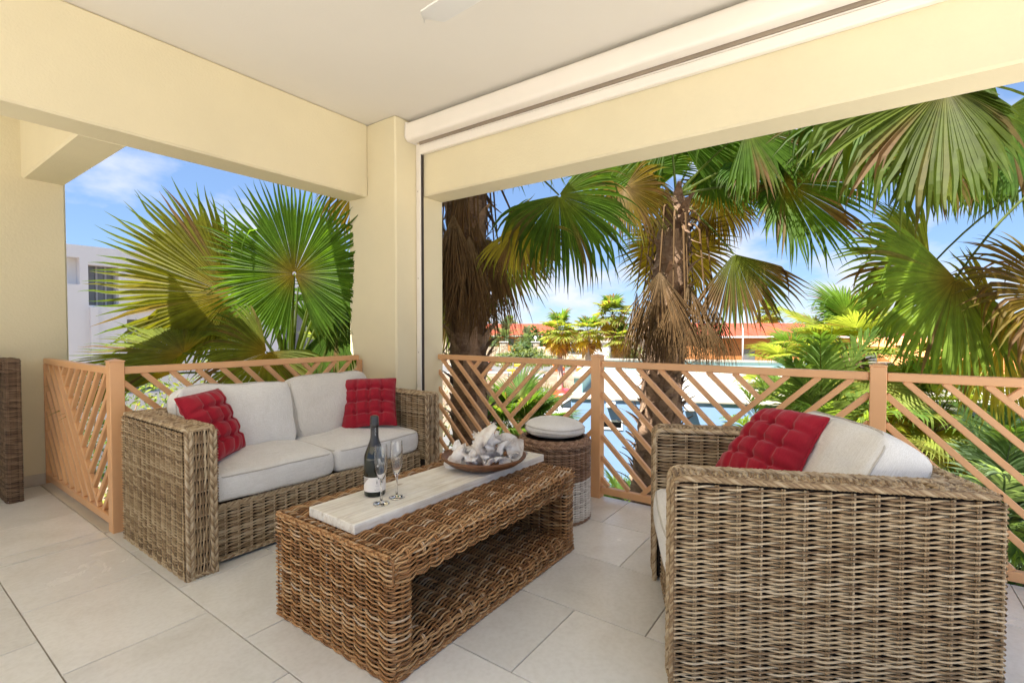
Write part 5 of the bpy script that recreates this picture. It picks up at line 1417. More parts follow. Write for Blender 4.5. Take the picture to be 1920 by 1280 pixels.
date_set = pin_set(5, 2.6, [(GREY, GREY * 1.2)] * 5, 240, 26)
for k, (px, D_, cy, sc, lab) in enumerate(((948, 66, 634, 1.05, 'grey green date palm left of the stone gate, the wider of the two'), (987, 70, 640, .9, 'grey green date palm right of the wider one near the stone gate'), (925, 75, 650, .8, 'small date palm half hidden by the hanging dead leaves'))):
    loc = atd(px, cy, D_)
    instance_palm((loc[0], loc[1], GZ), loc[2] - GZ, .22, date_set, (6, 9, 10, 9, 6), sc * .95, lab, 'date palms beyond the street', 41 + k, M_BARKP, 0, name='date_palm')
far_set = leaf_set(18, .95, .95, [tuple(np.array(c) * 1.55 for c in q) for q in SUNC], EL, .45, 160)  # sunlit brightness put into the far leaf colours
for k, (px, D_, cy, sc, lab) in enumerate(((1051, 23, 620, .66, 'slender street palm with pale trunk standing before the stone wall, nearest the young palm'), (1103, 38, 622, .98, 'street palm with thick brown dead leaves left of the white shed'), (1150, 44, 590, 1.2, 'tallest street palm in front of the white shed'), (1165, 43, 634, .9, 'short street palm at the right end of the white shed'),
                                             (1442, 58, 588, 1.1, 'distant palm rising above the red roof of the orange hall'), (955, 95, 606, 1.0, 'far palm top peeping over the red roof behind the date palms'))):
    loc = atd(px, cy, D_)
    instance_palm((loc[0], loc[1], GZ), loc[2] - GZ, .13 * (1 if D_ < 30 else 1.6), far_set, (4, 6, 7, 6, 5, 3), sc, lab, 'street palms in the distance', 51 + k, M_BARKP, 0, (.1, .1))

# ================================================================== SHRUBS
def shrub(loc, rad, n, ls, cols, label, group, seed, name='shrub', round_=False, cat='shrub', stems=5):
    rs = np.random.default_rng(seed); t = empty(name, tuple(loc), label, cat, group)
    rad = np.array(rad, float)
    # lumpy crown: leaves on and inside several lobes
    nl = 9; lc = rs.normal(0, .42, (nl, 3)) * rad; lc[:, 2] = np.abs(lc[:, 2]) + rad[2] * .15; lr = rs.uniform(.38, .62, nl)
    k = rs.integers(0, nl, n); d = rs.normal(0, 1, (n, 3)); d /= np.linalg.norm(d, axis=1)[:, None]
    rr = rs.uniform(.45, 1.0, n) ** .6
    C_ = lc[k] + d * (lr[k] * rr)[:, None] * rad; C_[:, 2] = np.maximum(C_[:, 2], .05)
    nrm = unit_rows(d + rs.normal(0, .55, (n, 3)) + [0, 0, .5]); a = unit_rows(np.cross(nrm, rs.normal(0, 1, (n, 3)))); b = np.cross(nrm, a)
    s_ = ls * rs.uniform(.6, 1.3, n)[:, None]; w = (.95 if round_ else .42)
    pts = [(-.5, 0), (-.2, .42), (.2, .42), (.55, 0), (.2, -.42), (-.2, -.42)]
    V = np.stack([C_ + a * s_ * p[0] + b * s_ * p[1] * w + nrm * s_ * (-.12 * abs(p[0])) for p in pts], 1)
    col = cols[0] * (1 - rs.random((n, 1))) ; mixk = rs.random((n, 1)); col = cols[0] * mixk + cols[1] * (1 - mixk); col = col * rs.uniform(.75, 1.25, (n, 1))
    i = np.arange(n)[:, None] * 6
    q = np.concatenate([i + np.array([[0, 1, 2, 3]]), i + np.array([[0, 3, 4, 5]])])
    m_ = MB(); m_.add(V.reshape(-1, 3), q, None, np.repeat(col, 6, 0)); m_.obj('foliage', M_SHRUB, t, False)['kind'] = 'stuff'
    m_ = MB()
    for j in range(stems):
        e = lc[j % nl]; tube(m_, [(rs.normal(0, .05), rs.normal(0, .05), 0), e * .5 + [0, 0, .05], e], [.03, .02, .01], (1, 0, 0), 5)
    m_.obj('stem', M_BARK, t, True)
    return t
YG = np.array([.20, .22, .018]); YG2 = np.array([.10, .17, .02])
for k, (px, py, D_, rad, n, ls, cols, lab) in enumerate([
    (285, 745, 6.6, (1.0, 1.0, 1.5), 5200, .07, (YG * 1.1, YG2), 'bright yellow green shrub beyond the left railing post'),
    (420, 725, 7.2, (1.1, 1.1, 1.6), 5200, .07, (YG2, YG), 'yellow green shrub behind the sofa back and left railing'),
    (170, 760, 8.0, (1.2, 1.0, 1.5), 4200, .07, (YG2, GREEN * 1.2), 'leafy green shrub seen through the short left railing'),
    (620, 730, 7.4, (1.0, 1.0, 1.3), 4200, .07, (LIME, GREEN * 1.2), 'green shrub beyond the left railing beside the column'),
    (1755, 800, 8.6, (1.5, 1.2, 1.5), 2600, .15, (np.array([.022, .06, .022]), np.array([.05, .10, .035])), 'dark round leaved sea grape shrub beyond the third railing panel'),
    (1900, 830, 7.8, (1.3, 1.0, 1.4), 2200, .15, (np.array([.022, .06, .022]), np.array([.05, .10, .035])), 'dark round leaved shrub at the right edge near the tiled roof'),
    (835, 800, 7.6, (.9, .9, 1.2), 3600, .07, (LIME, GREEN), 'green shrub at the foot of the trunk beside the column'),
    (1010, 850, 9.4, (.9, .9, .9), 2600, .08, (LIME, GREEN), 'low green shrub below the young fan palm'),
    (1155, 905, 9.4, (.9, .6, .45), 1400, .09, (YG, LIME), 'low yellow shrub along the foot of the blue wall'),
    (1640, 900, 7.4, (1.5, 1.1, 1.3), 4200, .08, (GREEN, DK * 1.3), 'deep green shrub low behind the armchair cushion'),
    (1420, 900, 8.8, (1.0, .8, .9), 2400, .08, (GREEN, LIME), 'green shrub at the blue wall behind the far chair arm')]):
    p = atd(px, py, D_); hgt = p[2] - GZ
    rad = (rad[0], rad[1], max(rad[2], hgt * .85))
    shrub((p[0], p[1], GZ), rad, n, ls, cols, lab, 'shrubs below the terrace', 300 + k, round_='round' in lab)
for k, (px, D_, h, w_, col, lab) in enumerate([
    (1016, 78, 5.2, 2.6, (DK, GREEN), 'dark round tree before the red roof, right of the date palms'),
    (1000, 60, 1.7, 2.0, (GREY, GREEN), 'grey green bush in the stone gateway'), (963, 58, 1.8, 2.4, (GREY * 1.1, LIME), 'pale dry bush behind the left gate pillar'),
    (1030, 52, 1.1, 1.6, (LIME, GREY), 'scrubby bush at the foot of the stone wall'), (1120, 48, .9, 2.0, (GREY, LIME), 'dry bush line under the white shed'), (1085, 75, 3.2, 3.0, (GREY, GREEN), 'hazy green tree behind the street palms'),
    (1190, 62, 2.2, 3.0, (GREY, LIME), 'dry bush right of the white shed'), (900, 70, 3.0, 2.6, (DK, GREEN), 'dark tree beyond the street, behind the hanging dead leaves'),
    (1400, 34, 1.6, 2.0, (LIME, GREEN), 'green bush before the orange wall'), (1560, 30, 2.0, 2.4, (LIME, GREEN), 'large green bush at the foot of the orange wall')]):
    p = atd(px, 640, D_)
    shrub((p[0], p[1], GZ), (w_, w_, h * .8), 1500, .34 * D_ / 60 + .08, col, lab, 'bushes and trees across the street', 340 + k, name='bush' if h < 3 else 'tree', cat='bush' if h < 3 else 'tree')

# ================================================================== GROUND, STREET
def ground_mat():
    m, t, b = mat('dry sandy ground')
    n = noise(t, .35, 8, .65); r = ramp(t, [(.3, (.12, .078, .05)), (.5, (.19, .14, .095)), (.72, (.26, .215, .165))], n.outputs['Fac'])
    n2 = noise(t, 3.5, 6, .7); r2 = ramp(t, [(.35, (.6, .55, .5)), (.6, (1, 1, 1))], n2.outputs['Fac'])
    mixr = nn(t, 'ShaderNodeMix', data_type='RGBA', blend_type='MULTIPLY'); mixr.inputs[0].default_value = .7
    t.links.new(r.outputs[0], mixr.inputs[6]); t.links.new(r2.outputs[0], mixr.inputs[7]); t.links.new(mixr.outputs[2], b.inputs['Base Color'])
    b.inputs['Roughness'].default_value = .95; bump(t, b, n2.outputs['Fac'], .6, .05); return m
M_GROUND = ground_mat()
M_ASPH = paint('grey asphalt', (.11, .108, .105), .9, .15, 2, .4, 60)
M_KERB = paint('pale kerb concrete', (.55, .52, .47), .85, .1, 3)
g = np.array([-30, -24, -18, -12, -8, -5, -2, 2, 5, 10, 20, 40, 80, 160, 400, 1500.0]); mb = MB()
mb.add([(-1500, -1500, GZ), (1500, -1500, GZ), (1500, 1500, GZ), (-1500, 1500, GZ)], [(0, 1, 2, 3)]); o = mb.obj('ground', M_GROUND, None, False); o['kind'] = 'structure'
def gp(px, py, z=GZ): return atz(px, py, z)
def strip(name, pts, z, m):
    P = [np.array([*gp(*p)[:2], z]) for p in pts]; mb_ = MB(); mb_.add(P, [(0, 1, 2, 3)]); o_ = mb_.obj(name, m, None, False); o_['kind'] = 'structure'
    n = np.cross(P[1] - P[0], P[2] - P[0]); 
    if n[2] < 0: o_.data.flip_normals()
    return o_
strip('road', [(700, 699), (1400, 699), (1400, 685), (700, 685)], GZ + .004, M_ASPH)
strip('driveway', [(940, 684.8), (1002, 684.8), (1000, 668), (962, 668)], GZ + .004, M_ASPH)
strip('parking_lot', [(800, 850), (1330, 850), (1200, 728), (920, 728)], GZ + .004, M_ASPH)
def bar(name, p, q, w, z0, z1, m):
    p, q = np.array(p[:2]), np.array(q[:2]); d = q - p; L = np.linalg.norm(d); d /= L; n = np.array([-d[1], d[0]])
    M = np.eye(4); M[:2, 0] = d; M[:2, 1] = n; M[:2, 3] = p
    mb_ = MB(); box(mb_, 0, L, -w / 2, w / 2, z0, z1, .02, M); return mb_.obj(name, m, None, False)
mb = MB(); mb.add([(3.06, -8, GZ + .004), (8.3, -8, GZ + .004), (8.3, 7, GZ + .004), (3.06, 7, GZ + .004)], [(0, 1, 2, 3)]); o = mb.obj('bounce_paving', M_KERB, None, False); o['kind'] = 'structure'  # pale paving added to bounce light up to the beam undersides
for y in (700.5, 684):
    o = bar('kerb', gp(700, y), gp(1400, y), .18, GZ, GZ + .12, M_KERB); o['kind'] = 'structure'
# low dirt heaps of the roadworks
for k, (px, py, s_, h) in enumerate(((1010, 712, 2.6, .5), (1060, 722, 2.2, .4), (930, 722, 2.4, .5), (1045, 706, 3, .35))):
    p = gp(px, py); mb = MB(); n = 22; rs = np.random.default_rng(k)
    V = []; 
    for i in range(n + 1):
        for j in range(n + 1):
            x, y = (i / n - .5) * 2, (j / n - .5) * 2; rr = math.hypot(x, y)
            V.append((x * s_, y * s_, h * max(0, 1 - rr * rr) * (1 + .8 * mnoise.noise(Vector((x * 2.5 + k, y * 2.5, 0)))) - .02))
    mb.add(V, [(i * (n + 1) + j, (i + 1) * (n + 1) + j, (i + 1) * (n + 1) + j + 1, i * (n + 1) + j + 1) for i in range(n) for j in range(n)])
    o = mb.obj('dirt_heap', M_GROUND); o.location = (p[0], p[1], GZ); tag(o, ['dirt heap beside the grey pipe', 'low dirt heap between pipe and parked cars', 'dirt heap left of the yellow machine', 'flat dirt heap along the road kerb'][k], 'dirt heap', 'dirt heaps of the roadworks')
# grass tufts
rs = np.random.default_rng(77); mb = MB()
GR1, GR2 = np.array([.20, .17, .05]), np.array([.10, .13, .03]); nblades = 5200
cx = []
for (px, py, sx, sy, n) in ((1010, 683, 45, 3, 1300), (1080, 681, 60, 3, 1300), (955, 682, 25, 2, 500), (1180, 684, 60, 4, 800), (1010, 728, 90, 5, 700), (930, 770, 60, 25, 600)):
    q_ = np.c_[rs.normal(px, sx, n), np.clip(rs.normal(py, sy, n), 668, 900)]; cx += [gp(a, b) for a, b in q_]
cx = np.array(cx); n = len(cx); D_ = np.linalg.norm(cx[:, :2], axis=1)
h = rs.uniform(.12, .45, n) * np.clip(D_ / 30, .5, 1.2); an = rs.uniform(0, 6.28, n); wv = np.c_[np.cos(an), np.sin(an), 0 * an] * (.02 * D_ / 25 + .01)[:, None]; ln = np.c_[np.cos(an + 1), np.sin(an + 1), 0 * an] * (h * .4)[:, None]
V = np.stack([cx - wv, cx + wv, cx + ln + np.c_[0 * h, 0 * h, h]], 1); k_ = rs.random((n, 1)); C_ = np.repeat(GR1 * k_ + GR2 * (1 - k_), 3, 0)
mb.add(V.reshape(-1, 3), None, np.arange(3 * n).reshape(-1, 3), C_); o = mb.obj('grass', M_SHRUB, None, False); tag(o, 'dry grass tufts along the road and under the stone walls', 'grass', None, 'stuff')

# ================================================================== BUILDINGS
M_BLUE = paint('sky blue render', (.20, .315, .51), .85, .06, 1.5, .2, 40)
M_CYAN = paint('pale aqua render', (.30, .50, .53), .8, .05, 2)
M_ROOFW = paint('white roof coating', (.36, .335, .29), .8, .05, .8)
M_HOUSE = paint('white house render', (.78, .78, .79), .85, .03, .8, .1, 30)
M_PANE = paint('grey window glass', (.16, .162, .17), .22, .15, .7, 0, 0, .6)
M_BLACKP = paint('black window glass', (.012, .014, .018), .1, .2, 2, 0, 0, .5)
M_FRAMEW = paint('white window frame', (.78, .78, .77), .5, .03)
M_FRAMEG = paint('grey door frame', (.36, .36, .38), .5, .03)
M_ORANGE = paint('orange render', (.50, .20, .06), .85, .07, .5)
M_REDROOF = paint('red sheet roof', (.27, .05, .022), .7, .08, .4)
M_TILEO = paint('orange roof tile', (.68, .27, .10), .75, .16, 6)
M_TEAL = paint('teal band', (.18, .42, .46), .7, .05)
M_STONE_N = None
def stone_mat():
    m, t, b = mat('rubble stone')
    c = nn(t, 'ShaderNodeTexCoord'); v = nn(t, 'ShaderNodeTexVoronoi'); v.inputs['Scale'].default_value = 3.2
    t.links.new(c.outputs['Object'], v.inputs['Vector'])
    sx = nn(t, 'ShaderNodeSeparateColor'); t.links.new(v.outputs['Color'], sx.inputs[0])
    r = ramp(t, [(0, (.36, .27, .17)), (.5, (.52, .43, .31)), (1, (.64, .56, .44))], sx.outputs[0])
    v2 = nn(t, 'ShaderNodeTexVoronoi', feature='DISTANCE_TO_EDGE'); v2.inputs['Scale'].default_value = 3.2; t.links.new(c.outputs['Object'], v2.inputs['Vector'])
    r2 = ramp(t, [(.0, (.5, .45, .4)), (.08, (1, 1, 1))], v2.outputs['Distance'])
    mixr = nn(t, 'ShaderNodeMix', data_type='RGBA', blend_type='MULTIPLY'); mixr.inputs[0].default_value = 1
    t.links.new(r.outputs[0], mixr.inputs[6]); t.links.new(r2.outputs[0], mixr.inputs[7]); t.links.new(mixr.outputs[2], b.inputs['Base Color']); b.inputs['Roughness'].default_value = .9
    bump(t, b, r2.outputs[0], .8, .05); return m
M_STONE = stone_mat()
# ---- blue low building beyond the front railing
A0, B0 = atz(1071, 747.7, -.25), atz(1286, 755, -.25)
Ud = unit(np.array([B0[0] - A0[0], B0[1] - A0[1], 0])); Nd = np.array([-Ud[1], Ud[0], 0]); Nd = Nd if Nd @ FW > 0 else -Nd   # Nd points away from the terrace
t = empty('blue_building', (A0[0], A0[1], GZ), 'low sky blue building with white flat roof beyond the front railing', 'building')
def hitwall(px, py):
    r = ray(px, py); k = ((A0 - E0) @ Nd) / (r @ Nd); p = E0 + r * k; return (p - A0) @ Ud, p[2]
off = Vector(t.location); H0, LBW, DBW = -.25, 13.0, 7.0
wu0, wz1 = hitwall(1122, 786); wu1, wz0 = hitwall(1168, 806)
mb = MB(); wall_open(mb, A0, Ud, LBW, GZ, H0, .2, Nd, [(wu0, wu1, wz0, wz1), (4.9, 6.0, GZ + .9, GZ + 2.0)]); w_ = tchild(mb, 'wall', M_BLUE, t, None, False)
def local_box(mb_, u0, u1, n0, n1, z0, z1, b=0):
    M = np.eye(4); M[:3, 0] = Ud; M[:3, 1] = Nd; M[:3, 3] = (A0[0], A0[1], 0)
    if np.linalg.det(M[:3, :3]) < 0: pass
    box(mb_, u0, u1, n0, n1, z0, z1, b, M)
def lb(name, m, parent, *a, b=0):
    mb_ = MB(); local_box(mb_, *a, b); o_ = tchild(mb_, name, m, parent, None, False); o_.data.flip_normals() if np.linalg.det(np.array([Ud, Nd, EZ])) < 0 else None; return o_
lb('side_wall', M_BLUE, t, .0, .2, .2, DBW, GZ, H0)
lb('roof', M_ROOFW, t, -.02, LBW, -.03, DBW, H0 + .002, H0 + .05, b=.01)
lb('parapet', M_CYAN, t, -.02, .16, .62, DBW, H0 + .05, H0 + .36); lb('coping', M_ROOFW, t, -.05, .19, .58, DBW, H0 + .36, H0 + .41)
lb('parapet', M_CYAN, t, .16, LBW, DBW - .18, DBW, H0 + .05, H0 + .36); lb('coping', M_ROOFW, t, .19, LBW, DBW - .22, DBW + .03, H0 + .36, H0 + .41)
for (a, b, c, d) in ((wu0, wu1, wz0, wz1), (4.9, 6.0, GZ + .9, GZ + 2.0)):
    mb = MB(); fw = .035
    for q in ((a, b, c - .0, c + fw), (a, b, d - fw, d), (a, a + fw, c + fw, d - fw), (b - fw, b, c + fw, d - fw)): local_box(mb, q[0], q[1], -.012, .05, q[2], q[3])
    f = tchild(mb, 'window_frame', M_FRAMEW, t, None, False); lb('pane', M_BLACKP, f, a + fw, b - fw, .02, .035, c + fw, d - fw)
for px, py in ((1146, 757), (1292, 763)):
    u_, z_ = hitwall(px, py); L1 = lb('wall_lamp', M_FRAMEW, t, u_ - .09, u_ + .09, -.16, -.002, z_ - .06, z_ + .05, b=.02); lb('lamp_lens', M_PANE, L1, u_ - .07, u_ + .07, -.13, -.03, z_ - .075, z_ - .06)
# ---- white house outside the left opening
HY = 16.0
t = empty('white_house', (4, HY, GZ), 'modern white house with grey windows beyond the left opening', 'house')
off = Vector(t.location); HT = 3.25
def hy(px, py): p = atY(px, py, HY); return p[0], p[2]
upx0, upz1 = hy(165, 496); upx1, _ = hy(222, 500); lx0, lz1 = hy(238, 598); lx1, lz0 = hy(299, 662)
X0H = .5
lft0 = hy(122, 480)[0] - 1.2; lft1, lfz0 = hy(150, 533); lfz1 = hy(140, 482)[1]
ops = [(upx0 - X0H, upx1 - X0H, 1.75, upz1), (lx0 - X0H, lx1 - X0H, -.6, lz1 + .25), (lft0 - X0H, lft1 - X0H, lfz0, lfz1), (6.6 - X0H, 7.7 - X0H, .55, 1.3), (9.0 - X0H, 10.4 - X0H, .2, 1.9)]
mb = MB(); wall_open(mb, (X0H, HY), (1, 0), 13.0, GZ, HT, .45, (0, 1), ops); tchild(mb, 'wall', M_HOUSE, t, None, False)
def hbox(name, m, par, *a, b=0):
    mb_ = MB(); box(mb_, *a, b); return tchild(mb_, name, m, par, None, False)
hbox('back_wall', M_HOUSE, t, X0H, X0H + 13, HY + 1.2, HY + 8, GZ, HT - .06)
hbox('roof', M_ROOFW, t, X0H - .02, X0H + 13.02, HY + .45, HY + 8, HT - .059, HT + .02)
hbox('recess_wall', M_HOUSE, t, lft0, lft1 - .002, HY + .30, HY + .44, lfz0 + .001, lfz1 - .001)
for kk, (u0, u1, z0, z1) in enumerate(ops):
    if kk == 2: continue
    f = hbox('window', M_FRAMEG, t, X0H + u0, X0H + u0 + .06, HY + .26, HY + .32, z0, z1)
    n_ = 3 if u1 - u0 > .6 else 2
    for k in range(n_):
        a, b = u0 + .06 + (u1 - u0 - .06) * k / n_, u0 + .06 + (u1 - u0 - .06) * (k + 1) / n_
        hbox('pane', M_PANE, f, X0H + a, X0H + b - .04, HY + .30, HY + .315, z0, z1); hbox('mullion', M_FRAMEG, f, X0H + b - .04, X0H + b, HY + .26, HY + .33, z0, z1)
hbox('door_leaf', M_FRAMEG, t, X0H + lx0 - X0H + .3, X0H + lx0 - X0H + .36, HY + .2, HY + .30, -.6, lz1)
hbox('lintel', M_HOUSE, t, lx0 + .002, lx1 - .002, HY + .12, HY + .44, lz1 - .01, lz1 + .248)
hbox('pilaster', M_HOUSE, t, hy(168, 600)[0], hy(182, 600)[0], HY - .12, HY - .002, GZ, 1.7)
hbox('roof_cap', M_TILEO, t, hy(216, 470)[0], hy(250, 470)[0] + .4, HY + 2.2, HY + 3.4, HT + .02, HT + .28, b=.1)
# ---- long hall with red roof, far
def hall(label, D_, px0, px1, ze, zr, dep, wallm, group=None):
    a, b = atd(px0, 616, D_), atd(px1, 616, D_); U_ = unit(np.array([b[0] - a[0], b[1] - a[1], 0])); N_ = np.array([-U_[1], U_[0], 0]); N_ = N_ if N_ @ FW > 0 else -N_
    L = np.linalg.norm((b - a)[:2]); t = empty('long_hall', (a[0], a[1], GZ), label, 'building', group); o_ = Vector(t.location)
    P = lambda u, n, z: np.array([a[0], a[1], 0]) + U_ * u + N_ * n + EZ * z - np.array(o_)
    mb = MB(); mb.add([P(0, 0, GZ), P(L, 0, GZ), P(L, 0, ze), P(0, 0, ze), P(0, dep, GZ), P(L, dep, GZ), P(L, dep, ze), P(0, dep, ze)], [(0, 1, 2, 3), (1, 5, 6, 2), (4, 0, 3, 7), (5, 4, 7, 6)]); mb.obj('wall', wallm, t, False)
    mb = MB(); e = .4; nr = 3
    # sheet roof with standing ribs
    mb.add([P(-e, -e, ze - .05), P(L + e, -e, ze - .05), P(L + e, dep / 2, zr), P(-e, dep / 2, zr), P(-e, dep + e, ze - .05), P(L + e, dep + e, ze - .05)], [(0, 1, 2, 3), (3, 2, 5, 4)], [(0, 3, 4), (1, 5, 2)])
    mb.obj('roof', M_REDROOF, t, False)
    mb = MB()
    for u in np.arange(0, L, 1.6):
        tubes(mb, np.array([[P(u, -e, ze - .03), P(u, dep / 2, zr + .02)]]), .05, U_, 4)
    mb.obj('roof_ribs', M_REDROOF, t, False)['kind'] = 'stuff'
    mb = MB(); q = [P(-e, -e - .03, ze - .17), P(L + e, -e - .03, ze - .17), P(L + e, -e - .03, ze - .04), P(-e, -e - .03, ze - .04)]; q2 = [x + N_ * .1 for x in q]
    mb.add(q + q2, [(0, 1, 2, 3), (4, 7, 6, 5), (0, 4, 5, 1), (3, 2, 6, 7)]); mb.obj('gutter', M_FRAMEW, t, False)
    for k in range(int(L / 5)):
        u = 2.5 + 5 * k; mb = MB(); w_ = .9
        vv = [P(u, -.03, GZ + 1.0), P(u + w_, -.03, GZ + 1.0), P(u + w_, -.03, GZ + 2.1), P(u, -.03, GZ + 2.1)]; v2 = [x + N_ * .1 for x in vv]
        mb.add(vv + v2, [(0, 1, 2, 3), (0, 4, 5, 1), (3, 2, 6, 7), (0, 3, 7, 4), (1, 5, 6, 2)]); mb.obj('window', M_PANE, t, False)
    return t
hall('long hall with red sheet roof far behind the street palms and date palms', 84, 872, 1046, .1, 2.15, 12, M_ORANGE)
hall('orange hall with red roof behind the sunlit palms beyond the front railing', 40, 1338, 1760, .62, 1.70, 10, M_ORANGE)
# ---- house with tiled roof at the right edge
a, b = atd(1768, 640, 11.2), atd(2250, 640, 11.2); U_ = unit(np.array([b[0] - a[0], b[1] - a[1], 0])); N_ = np.array([-U_[1], U_[0], 0]); N_ = N_ if N_ @ FW > 0 else -N_
t = empty('tiled_house', (a[0], a[1], GZ), 'house with orange tiled roof and white wall at the right edge', 'house'); L = 5.5
P = lambda u, n, z: np.array([a[0], a[1], 0]) + U_ * u + N_ * n + EZ * z - np.array([a[0], a[1], GZ])
def pbox(name, m, par, u0, u1, n0, n1, z0, z1):
    mb_ = MB(); v = [P(u, n, z) for z in (z0, z1) for (u, n) in ((u0, n0), (u1, n0), (u1, n1), (u0, n1))]; mb_.add(v, [(0, 3, 2, 1), (4, 5, 6, 7), (0, 1, 5, 4), (1, 2, 6, 5), (2, 3, 7, 6), (3, 0, 4, 7)]); return mb_.obj(name, m, par, False)
pbox('wall', M_HOUSE, t, .2, L, .35, 4, GZ, -.34); pbox('band', M_TEAL, t, .18, L, .32, .349, -.78, -.62)
rf = pbox('roof_deck', M_TILEO, t, .0, L, .0, .03, -.36, -.33)
tm = MB(); tw, tl = .20, .36                                     # barrel tiles, each its own piece
aa = np.linspace(0, math.pi, 6); V = []
for y0, rr_ in ((0, .105), (tl * 1.08, .088)):
    for x in aa: V.append((math.cos(x) * rr_, y0, math.sin(x) * rr_ * .62))
tm.add(V, [(i, i + 1, 7 + i, 6 + i) for i in range(5)]); tile_me = tm.mesh('roof_tile', M_TILEO)
sl = math.atan2(1.25, 3.2)
rot = Matrix((U_.tolist(), (N_ * math.cos(sl) + EZ * math.sin(sl)).tolist(), np.cross(U_, N_ * math.cos(sl) + EZ * math.sin(sl)).tolist())).transposed()
for i in range(int(L / tw)):
    for j in range(9):
        p = P(.1 + i * tw, -.05 + j * tl * math.cos(sl), -.33 + j * tl * math.sin(sl) + .01 * (j % 2)); o = link('roof_tile', tile_me, rf)
        M = rot.to_4x4(); M.translation = Vector(p); o.matrix_local = M
# ---- white shed across the street, stone walls, gate pillars
def gbox(name, m, par, offv, c, U_, w, d, z0, z1, b=.0):
    N_ = np.array([-U_[1], U_[0], 0]); M = np.eye(4); M[:3, 0] = U_; M[:3, 1] = N_; M[:3, 3] = (c[0] - offv[0], c[1] - offv[1], -offv[2]); mb_ = MB(); box(mb_, -w / 2, w / 2, -d / 2, d / 2, z0, z1, b, M); return mb_.obj(name, m, par, False)
c = gp(1132, 672.5); U_ = RV2 / np.linalg.norm(RV2)
t = empty('white_shed', (c[0], c[1], GZ), 'white flat roofed shed with grey door behind the street palms', 'shed'); ov = np.array(t.location)
gbox('wall', M_HOUSE, t, ov, c + FW2 * 1.5, U_, 3.2, 3.0, GZ, GZ + 2.0); gbox('roof', M_ROOFW, t, ov, c + FW2 * 1.5, U_, 3.5, 3.3, GZ + 2.0, GZ + 2.15)
gbox('door', M_FRAMEG, t, ov, c + U_ * 1.0 - FW2 * .02, U_, .8, .06, GZ, GZ + 1.8)
for k, (px, w_, lab) in enumerate(((945, 1.0, 'left stone gate pillar'), (1004, 1.0, 'right stone gate pillar carrying a globe lamp'))):
    c = gp(px, 673); t = empty('gate_pillar', (c[0], c[1], GZ), lab, 'gate pillar', 'stone gate pillars'); ov = np.array(t.location)
    gbox('pillar_body', M_STONE, t, ov, c, U_, w_, w_, GZ, GZ + 2.1, .03); gbox('cap', M_KERB, t, ov, c, U_, w_ + .12, w_ + .12, GZ + 2.1, GZ + 2.2, .02)
    if k: 
        mb = MB(); lathe(mb, [(0, 2.2), (.05, 2.2), (.04, 2.45), (.08, 2.48)] + [(.2 * math.sin(x), 2.68 - .2 * math.cos(x)) for x in np.linspace(.4, math.pi, 9)], 16); mb.obj('globe_lamp', M_WHITEP, t, True)
for k, (p0, p1, h, lab) in enumerate((((912, 673), (936, 673), 1.5, 'low stone wall left of the gate'), ((1010, 674), (1058, 677), 1.6, 'stone wall with a small niche right of the gate'), ((1058, 679), (1128, 681), .9, 'low stone wall in front of the white shed'))):
    a, b = gp(*p0), gp(*p1); o = bar('stone_wall', a, b, .4, GZ, GZ + h, M_STONE); tag(o, lab, 'wall', 'stone walls along the street')
for k in range(8):                                              # fence along the street
    pass
a, b = gp(1040, 668), gp(1130, 668); t = empty('wire_fence', (a[0], a[1], GZ), 'light wire fence with posts above the low stone wall', 'fence'); ov = np.array(t.location)
Uf = unit(b - a); Lf = np.linalg.norm(b - a)
for k in range(7):
    p = a + Uf * Lf * k / 6 - ov; mb = MB(); tube(mb, [p, p + EZ * 1.9], .035, (1, 0, 0), 6); mb.obj('post', M_FRAMEW, t)
for z in (.5, 1.0, 1.5, 1.85):
    mb = MB(); tube(mb, [a - ov + EZ * z, b - ov + EZ * z], .014, EZ, 4); mb.obj('wire', M_FRAMEG, t)
# ================================================================== STREET THINGS
M_ORG = paint('orange barrel plastic', (.80, .17, .03), .5, .05); M_WBAND = paint('white reflective band', (.8, .8, .78), .4, .03); M_YEL = paint('yellow machine paint', (.72, .44, .03), .45, .08, 8)
M_STEEL = paint('grey machine steel', (.22, .23, .25), .45, .15, 8); M_TYRE = paint('black rubber', (.02, .02, .02), .8, .1); M_CARW = paint('white car paint', (.78, .78, .78), .25, .02, 2, 0, 0, .5); M_CARR = paint('red car paint', (.55, .02, .03), .25, .03, 2, 0, 0, .5); M_CARG = paint('car glass', (.03, .04, .045), .06, .1, 2, 0, 0, .6)
for k, (px, py, lab) in enumerate(((916, 694, 'orange barrel farthest left on the roadworks'), (1041, 696, 'orange barrel beside the slender street palm'), (1086, 697, 'orange barrel on the road left of the pair'), (1099, 706, 'taller orange barrel near the railing post'), (1087, 716, 'orange barrel nearest the blue roof'), (1053, 714, 'orange barrel between the pipe and the palm trunk'))):
    p = gp(px, py); t = empty('traffic_barrel', (p[0], p[1], GZ), lab, 'traffic barrel', 'orange traffic barrels at the roadworks')
    mb = MB(); lathe(mb, [(0, .0), (.33, .0), (.33, .07), (.27, .08), (.265, .3), (.255, .3), (.25, .55), (.24, .55), (.235, .8), (.225, .8), (.22, 1.0), (.1, 1.03), (0, 1.03)], 18); mb.obj('barrel_body', M_ORG, t, True, 40)
    for z in (.34, .60):
        mb = MB(); lathe(mb, [(.262 - (z - .3) * .06, z), (.258 - (z - .3) * .06, z + .15)], 18); mb.obj('band', M_WBAND, t)
p = gp(1002, 716); t = empty('drain_pipe', (p[0], p[1], GZ), 'short grey drain pipe with open dark end on the dirt', 'pipe')
mb = MB(); d_ = unit(RV2 - FW2 * .55); o_ = np.array([0, 0, .3]); n = 24; nrm = unit(np.cross(d_, EZ)); aa = np.arange(n) / n * 2 * np.pi
